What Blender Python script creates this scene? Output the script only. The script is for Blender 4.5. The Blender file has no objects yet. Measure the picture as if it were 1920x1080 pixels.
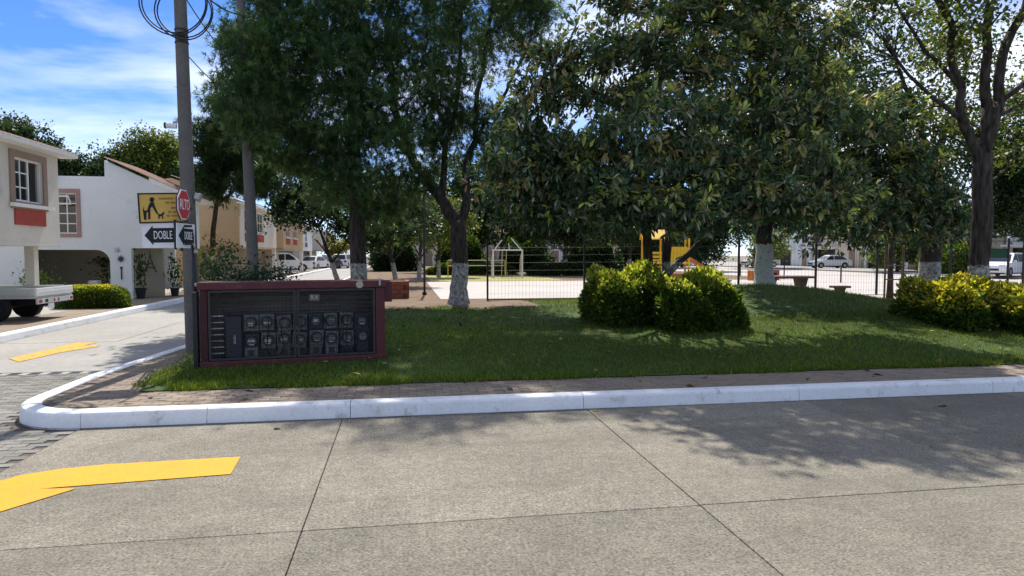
import bpy, bmesh, math, random
import numpy as np
from mathutils import Vector, Matrix
from mathutils.geometry import tessellate_polygon
R = math.radians
random.seed(7)
rng = np.random.default_rng(11)
SC = bpy.context.scene
COL = SC.collection

# ---------------------------------------------------------------- camera
cam_d = bpy.data.cameras.new('camera')
cam = bpy.data.objects.new('camera', cam_d)
COL.objects.link(cam)
cam.location = (0, 0, 1.75)
cam.rotation_euler = (R(90 - 2.98), 0, R(-9.3))
cam_d.sensor_width = 36
cam_d.lens = 23.44
cam_d.clip_end = 900
SC.camera = cam

# ---------------------------------------------------------------- sky and sun
SUN_EL, SUN_AZ = 54, 4.0          # degrees; azimuth from +Y towards +X
w = bpy.data.worlds.new('World')
SC.world = w
w.use_nodes = True
nt = w.node_tree
for n in list(nt.nodes):
    nt.nodes.remove(n)
N = nt.nodes.new
out = N('ShaderNodeOutputWorld')
bg = N('ShaderNodeBackground')
sky = N('ShaderNodeTexSky')
sky.sky_type = 'NISHITA'
sky.sun_disc = False
sky.sun_elevation = R(SUN_EL)
sky.sun_rotation = R(SUN_AZ)
sky.altitude = 1500
sky.air_density = 1.0
sky.dust_density = 0.6
sky.ozone_density = 2.0
tc = N('ShaderNodeTexCoord')
mp = N('ShaderNodeMapping')
mp.inputs['Scale'].default_value = (1.0, 1.0, 2.6)
mp.inputs['Rotation'].default_value = (0, R(14), R(20))
mp.inputs['Location'].default_value = (3.3, 5.5, 1.1)
no = N('ShaderNodeTexNoise')
no.inputs['Scale'].default_value = 2.3
no.inputs['Detail'].default_value = 7
no.inputs['Roughness'].default_value = 0.55
no.inputs['Distortion'].default_value = 0.35
rp = N('ShaderNodeValToRGB')
rp.color_ramp.elements[0].position = 0.41
rp.color_ramp.elements[0].color = (0, 0, 0, 1)
rp.color_ramp.elements[1].position = 0.70
rp.color_ramp.elements[1].color = (1, 1, 1, 1)
mx = N('ShaderNodeMixRGB')
mx.inputs['Color2'].default_value = (7.6, 7.8, 8.1, 1)
tint = N('ShaderNodeMixRGB')
tint.blend_type = 'MULTIPLY'
tint.inputs['Fac'].default_value = 1.0
tint.inputs['Color2'].default_value = (0.33, 0.53, 0.84, 1)
L = nt.links.new
L(tc.outputs['Generated'], mp.inputs['Vector'])
L(mp.outputs['Vector'], no.inputs['Vector'])
L(no.outputs['Fac'], rp.inputs['Fac'])
L(rp.outputs['Color'], mx.inputs['Fac'])
L(sky.outputs['Color'], tint.inputs['Color1'])
L(tint.outputs['Color'], mx.inputs['Color1'])
L(mx.outputs['Color'], bg.inputs['Color'])
bg.inputs['Strength'].default_value = 0.13
L(bg.outputs['Background'], out.inputs['Surface'])

sun_d = bpy.data.lights.new('sun', 'SUN')
sun_d.energy = 4.2
sun_d.angle = R(0.53)
sun_d.color = (1.0, 0.95, 0.87)
sun = bpy.data.objects.new('sun', sun_d)
COL.objects.link(sun)
sd = Vector((math.sin(R(SUN_AZ)) * math.cos(R(SUN_EL)), math.cos(R(SUN_AZ)) * math.cos(R(SUN_EL)), math.sin(R(SUN_EL))))
sun.rotation_euler = sd.to_track_quat('Z', 'Y').to_euler()
sun.location = sd * 60

SC.view_settings.view_transform = 'Standard'
SC.view_settings.look = 'None'
SC.view_settings.exposure = 0.62
SC.view_settings.gamma = 1.0
SC.cycles.max_bounces = 8
SC.cycles.transparent_max_bounces = 8
SC.cycles.use_denoising = True

# ---------------------------------------------------------------- materials
MATS = {}


def mat(name, color, rough=0.8, metal=0.0, spec=0.3, noise=None, bump=None, ramp=None):
    """noise=(scale, amount, detail): colour variation; bump=(scale, strength)."""
    m = bpy.data.materials.new(name)
    m.use_nodes = True
    t = m.node_tree
    b = t.nodes['Principled BSDF']
    b.inputs['Base Color'].default_value = (*color, 1)
    b.inputs['Roughness'].default_value = rough
    b.inputs['Metallic'].default_value = metal
    b.inputs['Specular IOR Level'].default_value = spec
    co = t.nodes.new('ShaderNodeTexCoord')
    if noise:
        fac = None
        layers = noise if isinstance(noise, list) else [noise]
        prev = None
        for (sc, am, de) in layers:
            n = t.nodes.new('ShaderNodeTexNoise')
            n.inputs['Scale'].default_value = sc
            n.inputs['Detail'].default_value = de
            n.inputs['Roughness'].default_value = 0.62
            t.links.new(co.outputs['Object'], n.inputs['Vector'])
            mr = t.nodes.new('ShaderNodeMapRange')
            mr.inputs['From Min'].default_value = 0.28
            mr.inputs['From Max'].default_value = 0.72
            mr.inputs['To Min'].default_value = 1 - am
            mr.inputs['To Max'].default_value = 1 + am
            t.links.new(n.outputs['Fac'], mr.inputs['Value'])
            mm = t.nodes.new('ShaderNodeMixRGB')
            mm.blend_type = 'MULTIPLY'
            mm.inputs['Fac'].default_value = 1
            if prev is None:
                mm.inputs['Color1'].default_value = (*color, 1)
            else:
                t.links.new(prev, mm.inputs['Color1'])
            t.links.new(mr.outputs['Result'], mm.inputs['Color2'])
            prev = mm.outputs['Color']
        t.links.new(prev, b.inputs['Base Color'])
    if bump:
        n = t.nodes.new('ShaderNodeTexNoise')
        n.inputs['Scale'].default_value = bump[0]
        n.inputs['Detail'].default_value = 6
        t.links.new(co.outputs['Object'], n.inputs['Vector'])
        bp = t.nodes.new('ShaderNodeBump')
        bp.inputs['Strength'].default_value = bump[1]
        bp.inputs['Distance'].default_value = 0.02
        t.links.new(n.outputs['Fac'], bp.inputs['Height'])
        t.links.new(bp.outputs['Normal'], b.inputs['Normal'])
    MATS[name] = m
    return m


def leaf_mat(name, trans=0.4, rough=0.5, spec=0.35, tcol=(1.25, 1.2, 0.5)):
    m = bpy.data.materials.new(name)
    m.use_nodes = True
    t = m.node_tree
    b = t.nodes['Principled BSDF']
    b.inputs['Roughness'].default_value = rough
    b.inputs['Specular IOR Level'].default_value = spec
    at = t.nodes.new('ShaderNodeAttribute')
    at.attribute_name = 'col'
    t.links.new(at.outputs['Color'], b.inputs['Base Color'])
    mu = t.nodes.new('ShaderNodeMixRGB')
    mu.blend_type = 'MULTIPLY'
    mu.inputs['Fac'].default_value = 1
    mu.inputs['Color2'].default_value = (*tcol, 1)
    t.links.new(at.outputs['Color'], mu.inputs['Color1'])
    tr = t.nodes.new('ShaderNodeBsdfTranslucent')
    t.links.new(mu.outputs['Color'], tr.inputs['Color'])
    mi = t.nodes.new('ShaderNodeMixShader')
    mi.inputs['Fac'].default_value = trans
    t.links.new(b.outputs['BSDF'], mi.inputs[1])
    t.links.new(tr.outputs['BSDF'], mi.inputs[2])
    t.links.new(mi.outputs['Shader'], t.nodes['Material Output'].inputs['Surface'])
    MATS[name] = m
    return m


def varied(m, amount):
    """per-object brightness difference for pieces that share one mesh"""
    t = m.node_tree
    b = t.nodes['Principled BSDF']
    inp = b.inputs['Base Color']
    src = inp.links[0].from_socket if inp.links else None
    oi = t.nodes.new('ShaderNodeObjectInfo')
    mr = t.nodes.new('ShaderNodeMapRange')
    mr.inputs['To Min'].default_value = 1 - amount
    mr.inputs['To Max'].default_value = 1 + amount
    t.links.new(oi.outputs['Random'], mr.inputs['Value'])
    mm = t.nodes.new('ShaderNodeMixRGB')
    mm.blend_type = 'MULTIPLY'
    mm.inputs['Fac'].default_value = 1
    if src:
        t.links.new(src, mm.inputs['Color1'])
    else:
        mm.inputs['Color1'].default_value = inp.default_value
    t.links.new(mr.outputs['Result'], mm.inputs['Color2'])
    t.links.new(mm.outputs['Color'], inp)
    return m


varied(mat('concrete_road', (0.202, 0.183, 0.145), 0.9, spec=0.2, noise=[(0.35, 0.20, 5), (1.9, 0.16, 6), (14, 0.20, 5), (55, 0.50, 2)], bump=(55, 0.5)), .13)
mat('joint', (0.05, 0.045, 0.04), 0.95, noise=(20, 0.3, 3))
mat('street_concrete', (0.33, 0.315, 0.285), 0.9, noise=[(0.6, 0.12, 4), (9, 0.12, 4), (60, 0.18, 2)], bump=(60, 0.2))
mat('bedding_sand', (0.12, 0.10, 0.08), 0.95, noise=[(5, .3, 4), (40, .2, 3)])
varied(mat('paver_grey', (0.21, 0.20, 0.175), 0.92, noise=[(3, 0.15, 4), (40, 0.18, 2)], bump=(50, 0.3)), 0.2)
varied(mat('paver_tan', (0.245, 0.195, 0.148), 0.92, noise=[(3, 0.15, 4), (40, 0.2, 2)], bump=(50, 0.3)), 0.22)
mat('curb_paint', (0.80, 0.80, 0.79), 0.7, noise=[(1.2, 0.08, 4), (25, 0.06, 4)], bump=(25, 0.25))
def stain(m, scale, lo, hi, col, stretch=None):
    t = m.node_tree
    b = t.nodes['Principled BSDF']
    src = b.inputs['Base Color'].links[0].from_socket
    co = t.nodes.new('ShaderNodeTexCoord')
    n = t.nodes.new('ShaderNodeTexNoise')
    n.inputs['Scale'].default_value = scale
    n.inputs['Detail'].default_value = 8
    n.inputs['Roughness'].default_value = .7
    mr = t.nodes.new('ShaderNodeMapRange')
    mr.inputs['From Min'].default_value = lo
    mr.inputs['From Max'].default_value = hi
    mi = t.nodes.new('ShaderNodeMixRGB')
    mi.inputs['Color2'].default_value = (*col, 1)
    if stretch:
        mp = t.nodes.new('ShaderNodeMapping')
        mp.inputs['Scale'].default_value = stretch
        t.links.new(co.outputs['Object'], mp.inputs['Vector'])
        t.links.new(mp.outputs['Vector'], n.inputs['Vector'])
    else:
        t.links.new(co.outputs['Object'], n.inputs['Vector'])
    t.links.new(n.outputs['Fac'], mr.inputs['Value'])
    t.links.new(mr.outputs['Result'], mi.inputs['Fac'])
    t.links.new(src, mi.inputs['Color1'])
    t.links.new(mi.outputs['Color'], b.inputs['Base Color'])
    return m


stain(MATS['curb_paint'], 3.4, .56, .70, (.45, .43, .39))
stain(MATS['curb_paint'], 17, .66, .72, (.20, .19, .17))
stain(MATS['concrete_road'], 1.1, .60, .80, (.125, .11, .088))
stain(MATS['concrete_road'], 1.3, .52, .85, (.13, .115, .09), (.12, 1, 1))
stain(MATS['concrete_road'], 5, .68, .76, (.08, .072, .06))
stain(MATS['concrete_road'], 2.2, .60, .78, (.30, .275, .22), (1, .5, 1))
mat('curb_dirt', (0.16, 0.14, 0.11), 0.95, noise=(8, 0.4, 4))
mat('yellow_paint', (0.68, 0.325, 0.012), 0.7, noise=[(2.5, 0.06, 4), (50, 0.08, 3)], bump=(60, 0.3))
mat('yellow_worn', (0.66, 0.36, 0.05), 0.8, noise=[(6, 0.3, 5), (50, 0.2, 3)])
stain(MATS['yellow_paint'], 26, .585, .67, (.30, .22, .10))
stain(MATS['yellow_paint'], 2.0, .5, .75, (.55, .30, .03))
stain(MATS['yellow_worn'], 9, .52, .62, (.28, .25, .20))
mat('soil', (0.17, 0.115, 0.07), 0.95, noise=[(1.1, 0.35, 5), (14, 0.3, 4)], bump=(12, 0.6))
mat('lawn_soil', (0.045, 0.075, 0.016), 0.95, noise=[(0.9, 0.4, 5), (16, 0.4, 4)], bump=(18, 0.8))
mat('court', (0.44, 0.40, 0.36), 0.85, noise=[(0.3, 0.12, 5), (4, 0.08, 4)])
mat('ground_far', (0.20, 0.17, 0.12), 0.95, noise=[(0.2, 0.3, 5), (4, 0.2, 4)])
mat('concrete_pole', (0.125, 0.118, 0.108), 0.85, noise=[(1.5, 0.25, 5), (20, 0.15, 4)], bump=(30, 0.3))
mat('black_metal', (0.012, 0.012, 0.014), 0.45, spec=0.4, noise=(12, 0.3, 3))
mat('dark_steel', (0.05, 0.045, 0.045), 0.55, metal=0.3, noise=(18, 0.35, 4))
mat('wire', (0.02, 0.02, 0.022), 0.6)
mat('maroon', (0.088, 0.016, 0.018), 0.55, spec=0.4, noise=[(2.2, 0.25, 5), (24, 0.22, 4)], bump=(30, 0.2))
mat('maroon_shaded', (0.05, 0.012, 0.014), 0.6, noise=(5, 0.3, 4))  # maroon darkened to carry the shade on the cabinet's left end
mat('cabinet_back', (0.135, 0.12, 0.105), 0.85, noise=[(2.5, 0.25, 5), (22, 0.2, 4)], bump=(20, 0.2))
mat('meter_grey', (0.165, 0.165, 0.155), 0.5, noise=(12, 0.2, 3))
mat('meter_dark', (0.035, 0.042, 0.05), 0.4)
mat('meter_glass', (0.06, 0.075, 0.085), 0.12, spec=0.6)
mat('dial_white', (0.42, 0.41, 0.38), 0.6, noise=(20, 0.12, 3))
mat('white_metal', (0.74, 0.74, 0.72), 0.45, noise=(10, 0.08, 4))
mat('cream_metal', (0.62, 0.58, 0.40), 0.5, noise=(10, 0.1, 4))
mat('sign_yellow', (0.62, 0.40, 0.085), 0.5, noise=(4, 0.12, 4))
mat('sign_white', (0.74, 0.75, 0.75), 0.45, noise=[(3, 0.06, 4), (24, 0.05, 3)])
mat('sign_red', (0.55, 0.02, 0.035), 0.4, noise=(9, 0.1, 3))
mat('sign_green', (0.02, 0.10, 0.05), 0.5)
mat('ink_black', (0.012, 0.012, 0.016), 0.6)
mat('ink_olive', (0.20, 0.17, 0.03), 0.6)
mat('ink_red', (0.38, 0.10, 0.05), 0.6)
mat('galvanised', (0.36, 0.37, 0.38), 0.4, metal=0.6, noise=(15, 0.15, 4))
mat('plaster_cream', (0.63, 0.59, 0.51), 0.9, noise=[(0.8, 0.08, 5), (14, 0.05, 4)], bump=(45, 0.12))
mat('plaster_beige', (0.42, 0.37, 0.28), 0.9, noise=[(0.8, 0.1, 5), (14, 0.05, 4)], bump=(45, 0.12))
mat('plaster_white', (0.70, 0.72, 0.72), 0.9, noise=[(0.7, 0.07, 5), (14, 0.04, 4)], bump=(45, 0.12))
mat('plaster_tan', (0.52, 0.36, 0.20), 0.9, noise=[(0.7, 0.08, 5), (14, 0.05, 4)], bump=(45, 0.12))
mat('plaster_pale', (0.66, 0.58, 0.48), 0.9, noise=[(0.7, 0.08, 5)], bump=(45, 0.12))
mat('trim_white', (0.78, 0.77, 0.73), 0.7, noise=(6, 0.06, 4))
mat('trim_brown', (0.30, 0.21, 0.16), 0.8, noise=(6, 0.1, 4))
mat('trim_pink', (0.36, 0.22, 0.20), 0.8, noise=(6, 0.1, 4))
mat('panel_red', (0.36, 0.062, 0.045), 0.75, noise=(6, 0.12, 4))
varied(mat('roof_tile', (0.17, 0.085, 0.058), 0.85, noise=[(3, 0.3, 4), (24, 0.25, 3)], bump=(20, 0.3)), 0.15)
mat('glass_dark', (0.02, 0.024, 0.028), 0.06, spec=0.7)
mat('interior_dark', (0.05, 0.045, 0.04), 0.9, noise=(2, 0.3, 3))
mat('curtain', (0.42, 0.36, 0.28), 0.9, noise=(9, 0.12, 3))
mat('car_white', (0.78, 0.79, 0.80), 0.25, spec=0.6)
mat('car_silver', (0.45, 0.46, 0.48), 0.28, metal=0.5, spec=0.6)
mat('car_dark', (0.025, 0.03, 0.045), 0.25, spec=0.6)
mat('rubber', (0.018, 0.018, 0.018), 0.85, noise=(20, 0.2, 3))
mat('rim', (0.40, 0.41, 0.42), 0.35, metal=0.7)
mat('lamp_red', (0.40, 0.015, 0.012), 0.25, spec=0.6)
mat('lamp_clear', (0.62, 0.64, 0.66), 0.12, spec=0.7)
mat('truck_bed', (0.50, 0.52, 0.48), 0.55, noise=[(2, 0.12, 5), (22, 0.12, 4)])
mat('play_yellow', (0.66, 0.40, 0.02), 0.45, noise=(5, 0.1, 3))
mat('play_orange', (0.50, 0.16, 0.03), 0.4, noise=(5, 0.1, 3))
mat('pot_black', (0.02, 0.02, 0.022), 0.6)
mat('brown_stone', (0.15, 0.115, 0.09), 0.9, noise=[(4, 0.3, 5)], bump=(18, 0.4))
mat('wood_stake', (0.22, 0.15, 0.09), 0.9, noise=(14, 0.25, 4))
mat('brick_red', (0.26, 0.085, 0.06), 0.9, noise=[(4, 0.25, 5)], bump=(18, 0.4))
for pn in ('plaster_cream', 'plaster_white', 'plaster_tan', 'plaster_beige'):
    stain(MATS[pn], 1.3, .58, .80, tuple(c * .6 for c in MATS[pn].node_tree.nodes['Principled BSDF'].inputs['Base Color'].default_value[:3]))
stain(MATS['maroon'], 9, .60, .70, (.13, .06, .045))
leaf_mat('loquat_leaf', 0.40, 0.45, 0.35, (1.3, 1.35, 0.65))
leaf_mat('pine_needle', 0.4, 0.5, 0.3, (1.4, 1.4, 0.6))
leaf_mat('broad_leaf', 0.38, 0.5, 0.35)
leaf_mat('hedge_leaf', 0.55, 0.5, 0.3, (1.25, 1.15, 0.4))
leaf_mat('grass_blade', 0.45, 0.6, 0.2, (1.3, 1.2, 0.4))
leaf_mat('litter', 0.15, 0.8, 0.1, (1, 0.9, 0.6))


def bark(name, base, white_to=None, chip=.40):
    """bark with vertical furrows; whitewash paint below a ragged height (object z)"""
    m = bpy.data.materials.new(name)
    m.use_nodes = True
    t = m.node_tree
    b = t.nodes['Principled BSDF']
    b.inputs['Roughness'].default_value = 0.95
    b.inputs['Specular IOR Level'].default_value = 0.15
    co = t.nodes.new('ShaderNodeTexCoord')
    mp = t.nodes.new('ShaderNodeMapping')
    mp.inputs['Scale'].default_value = (1, 1, 0.22)
    t.links.new(co.outputs['Object'], mp.inputs['Vector'])
    n = t.nodes.new('ShaderNodeTexNoise')
    n.inputs['Scale'].default_value = 16
    n.inputs['Detail'].default_value = 6
    t.links.new(mp.outputs['Vector'], n.inputs['Vector'])
    r = t.nodes.new('ShaderNodeValToRGB')
    r.color_ramp.elements[0].position = 0.35
    r.color_ramp.elements[1].position = 0.7
    r.color_ramp.elements[0].color = tuple(c * 0.45 for c in base) + (1,)
    r.color_ramp.elements[1].color = tuple(min(1, c * 1.6) for c in base) + (1,)
    t.links.new(n.outputs['Fac'], r.inputs['Fac'])
    last = r.outputs['Color']
    if white_to is not None:
        sep = t.nodes.new('ShaderNodeSeparateXYZ')
        t.links.new(co.outputs['Object'], sep.inputs['Vector'])
        n2 = t.nodes.new('ShaderNodeTexNoise')
        n2.inputs['Scale'].default_value = 13
        n2.inputs['Detail'].default_value = 5
        t.links.new(co.outputs['Object'], n2.inputs['Vector'])
        ma = t.nodes.new('ShaderNodeMath')
        ma.operation = 'MULTIPLY_ADD'
        ma.inputs[1].default_value = 0.16
        t.links.new(n2.outputs['Fac'], ma.inputs[0])
        t.links.new(sep.outputs['Z'], ma.inputs[2])
        lt = t.nodes.new('ShaderNodeMath')
        lt.operation = 'LESS_THAN'
        lt.inputs[1].default_value = white_to + 0.08
        t.links.new(ma.outputs[0], lt.inputs[0])
        # chipped paint: bark shows through the furrows
        ch = t.nodes.new('ShaderNodeMapRange')
        ch.inputs['From Min'].default_value = chip - .12
        ch.inputs['From Max'].default_value = chip + .28
        t.links.new(n2.outputs['Fac'], ch.inputs['Value'])
        mu = t.nodes.new('ShaderNodeMath')
        mu.operation = 'MULTIPLY'
        t.links.new(lt.outputs[0], mu.inputs[0])
        t.links.new(ch.outputs['Result'], mu.inputs[1])
        mi = t.nodes.new('ShaderNodeMixRGB')
        mi.inputs['Color2'].default_value = (0.46, 0.46, 0.43, 1)
        t.links.new(mu.outputs[0], mi.inputs['Fac'])
        t.links.new(last, mi.inputs['Color1'])
        last = mi.outputs['Color']
    t.links.new(last, b.inputs['Base Color'])
    bp = t.nodes.new('ShaderNodeBump')
    bp.inputs['Strength'].default_value = 0.8
    bp.inputs['Distance'].default_value = 0.03
    t.links.new(n.outputs['Fac'], bp.inputs['Height'])
    t.links.new(bp.outputs['Normal'], b.inputs['Normal'])
    MATS[name] = m
    return m


bark('bark_white', (0.055, 0.045, 0.038), 1.15)
bark('bark_white_clean', (0.055, 0.045, 0.038), 1.25, .2)
bark('bark_plain', (0.055, 0.045, 0.038))
bark('bark_pale', (0.11, 0.085, 0.065))


# ---------------------------------------------------------------- mesh helpers
def M(x):
    return MATS[x] if isinstance(x, str) else x


def tag(o, label=None, cat=None, group=None, kind=None):
    if label: o['label'] = label
    if cat: o['category'] = cat
    if group: o['group'] = group
    if kind: o['kind'] = kind
    return o


def empty(name, loc=(0, 0, 0), rz=0, label=None, cat=None, group=None, parent=None, kind=None):
    o = bpy.data.objects.new(name, None)
    COL.objects.link(o)
    o.location = loc
    o.rotation_euler = (0, 0, rz)
    o.empty_display_size = 0.2
    if parent: o.parent = parent
    return tag(o, label, cat, group, kind)


def link(name, me, m=None, parent=None, loc=None, rot=None):
    o = bpy.data.objects.new(name, me)
    COL.objects.link(o)
    if m is not None and len(me.materials) == 0:
        me.materials.append(M(m))
    if parent: o.parent = parent
    if loc: o.location = loc
    if rot: o.rotation_euler = rot
    return o


class MB:
    """collects shapes, then becomes one mesh object"""
    def __init__(self):
        self.v, self.f = [], []

    def add(self, vs, fs):
        k = len(self.v)
        self.v += [tuple(p) for p in vs]
        self.f += [tuple(i + k for i in f) for f in fs]
        return self

    def box(self, lo, hi, rot=None, piv=None):
        x0, y0, z0 = lo
        x1, y1, z1 = hi
        vs = [(x0, y0, z0), (x1, y0, z0), (x1, y1, z0), (x0, y1, z0), (x0, y0, z1), (x1, y0, z1), (x1, y1, z1), (x0, y1, z1)]
        if rot is not None:
            p = Vector(piv) if piv else Vector(((x0 + x1) / 2, (y0 + y1) / 2, (z0 + z1) / 2))
            vs = [tuple(rot @ (Vector(q) - p) + p) for q in vs]
        return self.add(vs, [(0, 3, 2, 1), (4, 5, 6, 7), (0, 1, 5, 4), (1, 2, 6, 5), (2, 3, 7, 6), (3, 0, 4, 7)])

    def tube(self, pts, rad, n=8, cap=True):
        pts = [Vector(p) for p in pts]
        if not hasattr(rad, '__len__'): rad = [rad] * len(pts)
        rings = []
        up = Vector((0.13, 0.21, 0.97)).normalized()
        k = len(self.v)
        a = None
        for i, p in enumerate(pts):
            d = (pts[min(i + 1, len(pts) - 1)] - pts[max(i - 1, 0)])
            if d.length < 1e-9: d = Vector((0, 0, 1))
            d.normalize()
            if a is None:
                a = d.cross(up if abs(d.dot(up)) < 0.95 else Vector((1, 0, 0)))
            a = (a - d * a.dot(d))
            if a.length < 1e-6: a = d.cross(Vector((1, 0, 0)))
            a.normalize()
            b = d.cross(a)
            for j in range(n):
                t = 2 * math.pi * j / n
                self.v.append(tuple(p + (a * math.cos(t) + b * math.sin(t)) * rad[i]))
        for i in range(len(pts) - 1):
            for j in range(n):
                q = (j + 1) % n
                self.f.append((k + i * n + j, k + i * n + q, k + (i + 1) * n + q, k + (i + 1) * n + j))
        if cap:
            self.f.append(tuple(k + j for j in reversed(range(n))))
            self.f.append(tuple(k + (len(pts) - 1) * n + j for j in range(n)))
        return self

    def poly(self, loops, plane, d0, d1):
        """extrude a 2D outline (with holes) between depth d0 and d1. plane maps (a, b, d) -> xyz"""
        flat = [p for lp in loops for p in lp]
        tri = tessellate_polygon([[Vector((a, b, 0)) for a, b in lp] for lp in loops])
        n = len(flat)
        k = len(self.v)
        self.v += [plane(a, b, d0) for a, b in flat] + [plane(a, b, d1) for a, b in flat]
        for t in tri:
            self.f.append((k + t[0], k + t[1], k + t[2]))
            self.f.append((k + n + t[2], k + n + t[1], k + n + t[0]))
        s = 0
        for lp in loops:
            m_ = len(lp)
            for i in range(m_):
                j = (i + 1) % m_
                self.f.append((k + s + i, k + s + j, k + n + s + j, k + n + s + i))
            s += m_
        return self

    def build(self, name, m, parent=None, smooth=False, bevel=0, fix=True):
        me = bpy.data.meshes.new(name)
        me.from_pydata(self.v, [], self.f)
        if fix or bevel:
            bm = bmesh.new()
            bm.from_mesh(me)
            if bevel:
                bmesh.ops.remove_doubles(bm, verts=bm.verts, dist=1e-5)
                bmesh.ops.bevel(bm, geom=[e for e in bm.edges if e.is_manifold and e.calc_face_angle(0) > 0.5], offset=bevel, segments=2, affect='EDGES', profile=0.6, clamp_overlap=True)
            bmesh.ops.recalc_face_normals(bm, faces=bm.faces)
            bm.to_mesh(me)
            bm.free()
        if smooth:
            me.polygons.foreach_set('use_smooth', [True] * len(me.polygons))
        me.update()
        return link(name, me, m, parent)


XZ = lambda a, b, d: (a, d, b)      # outline in x,z; depth along y
YZ = lambda a, b, d: (d, a, b)      # outline in y,z; depth along x
XY = lambda a, b, d: (a, b, d)


def box(name, lo, hi, m, parent=None, bevel=0):
    return MB().box(lo, hi).build(name, m, parent, bevel=bevel)


def rect(a0, b0, a1, b1):
    return [(a0, b0), (a1, b0), (a1, b1), (a0, b1)]


def text_mesh(name, body, size, m, parent, loc, rot=(R(90), 0, 0), width=None, depth=0.002):
    cu = bpy.data.curves.new(name, 'FONT')
    cu.body = body
    cu.size = size
    cu.align_x = 'CENTER'
    cu.align_y = 'CENTER'
    cu.extrude = depth
    cu.resolution_u = 3
    o = bpy.data.objects.new(name, cu)
    COL.objects.link(o)
    dg = bpy.context.evaluated_depsgraph_get()
    me = bpy.data.meshes.new_from_object(o.evaluated_get(dg))
    COL.objects.unlink(o)
    bpy.data.objects.remove(o)
    if width and len(me.vertices):
        xs = [v.co.x for v in me.vertices]
        s = width / (max(xs) - min(xs))
        for v in me.vertices: v.co.x *= s
    me.name = name
    me.materials.clear()
    return link(name, me, m, parent, loc, rot)


def dup(src, parent=None, name=None):
    c = src.copy()
    COL.objects.link(c)
    if name: c.name = name
    c.parent = parent
    for ch in src.children:
        dup(ch, c)
    return c


def np_mesh(name, V, F, C, m, parent=None):
    """V (n,3), F (m,k) equal sized faces, C (n,3) colours"""
    me = bpy.data.meshes.new(name)
    nv, (nf, k) = len(V), F.shape
    me.vertices.add(nv)
    me.vertices.foreach_set('co', V.astype(np.float32).ravel())
    me.loops.add(nf * k)
    me.loops.foreach_set('vertex_index', F.astype(np.int32).ravel())
    me.polygons.add(nf)
    me.polygons.foreach_set('loop_start', np.arange(0, nf * k, k, dtype=np.int32))
    me.polygons.foreach_set('loop_total', np.full(nf, k, dtype=np.int32))
    at = me.color_attributes.new('col', 'FLOAT_COLOR', 'POINT')
    at.data.foreach_set('color', np.concatenate([C, np.ones((nv, 1))], 1).astype(np.float32).ravel())
    me.update(calc_edges=True)
    return link(name, me, m, parent)


def unit(a):
    return a / np.maximum(np.linalg.norm(a, axis=1, keepdims=True), 1e-9)


# leaf templates: columns x (width), y (length), z (droop)
LONG_LEAF = (np.array([(0, 0, 0), (-.095, .35, .05), (.095, .35, .05), (-.14, .66, .03), (.14, .66, .03), (0, 1, -.08)]), np.array([(0, 2, 1), (1, 2, 4), (1, 4, 3), (3, 4, 5)]))
OVAL_LEAF = (np.array([(0, 0, 0), (-.32, .45, .06), (.32, .45, .06), (0, 1, -.05)]), np.array([(0, 2, 1), (1, 2, 3)]))
NEEDLE = (np.array([(-.055, 0, 0), (.055, 0, 0), (0, 1, -.05)]), np.array([(0, 1, 2)]))


def leaves(name, pos, dirs, size, col, tpl, m, parent, roll=None):
    T, F = tpl
    n = len(pos)
    a = unit(dirs)
    up = np.tile(np.array([[0, 0, 1.0]]), (n, 1)) + rng.normal(0, 0.45, (n, 3))
    b = unit(np.cross(a, up))
    c = np.cross(b, a)
    size = np.broadcast_to(np.asarray(size, float), (n,))[:, None, None]
    V = pos[:, None, :] + size * (T[None, :, 1:2] * a[:, None] + T[None, :, 0:1] * b[:, None] + T[None, :, 2:3] * c[:, None])
    k = len(T)
    FF = (F[None] + (np.arange(n) * k)[:, None, None]).reshape(-1, 3)
    return np_mesh(name, V.reshape(-1, 3), FF, np.repeat(col, k, 0), m, parent)


def palette(n, cols, probs, jit=0.22):
    idx = rng.choice(len(cols), n, p=np.array(probs) / sum(probs))
    c = np.array(cols)[idx]
    return np.clip(c * (1 + rng.normal(0, jit, (n, 1))) * (1 + rng.normal(0, jit * 0.3, (n, 3))), 0.003, 0.9)


def rand_dir(n):
    return unit(rng.normal(0, 1, (n, 3)))


def blob_points(blobs, puff=0.4, per=30, shell=2.4, flat=0.42):
    """points in clumps spread through ellipsoids: blob = (cx,cy,cz, rx,ry,rz, number of clumps)"""
    P, O = [], []
    for (cx, cy, cz, rx, ry, rz, n) in blobs:
        d = rand_dir(n)
        r = rng.random(n) ** (1 / shell)
        c = np.array([cx, cy, cz]) + d * r[:, None] * np.array([rx, ry, rz])
        s = puff * (0.6 + 0.8 * rng.random(n))
        q = c[:, None, :] + rng.normal(0, 1, (n, per, 3)) * s[:, None, None] * np.array([0.55, 0.55, flat])
        P.append(q.reshape(-1, 3))
        O.append(np.repeat(c, per, 0))
    P, O = np.concatenate(P), np.concatenate(O)
    return P, O


def hz(x, y):
    """height of the park's ground"""
    t = np.clip((np.asarray(y, float) - 8.1) / 4.0, 0, 1)
    t = t * t * (3 - 2 * t)
    back = np.clip((np.asarray(y, float) - 19.0) / 4.0, 0, 1)
    z = 0.165 + 0.17 * t - 0.2 * back
    z = z + 0.62 * np.exp(-((np.asarray(x, float) - 9.0) / 3.2) ** 2 - ((np.asarray(y, float) - 15.6) / 2.9) ** 2)
    return z


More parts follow.
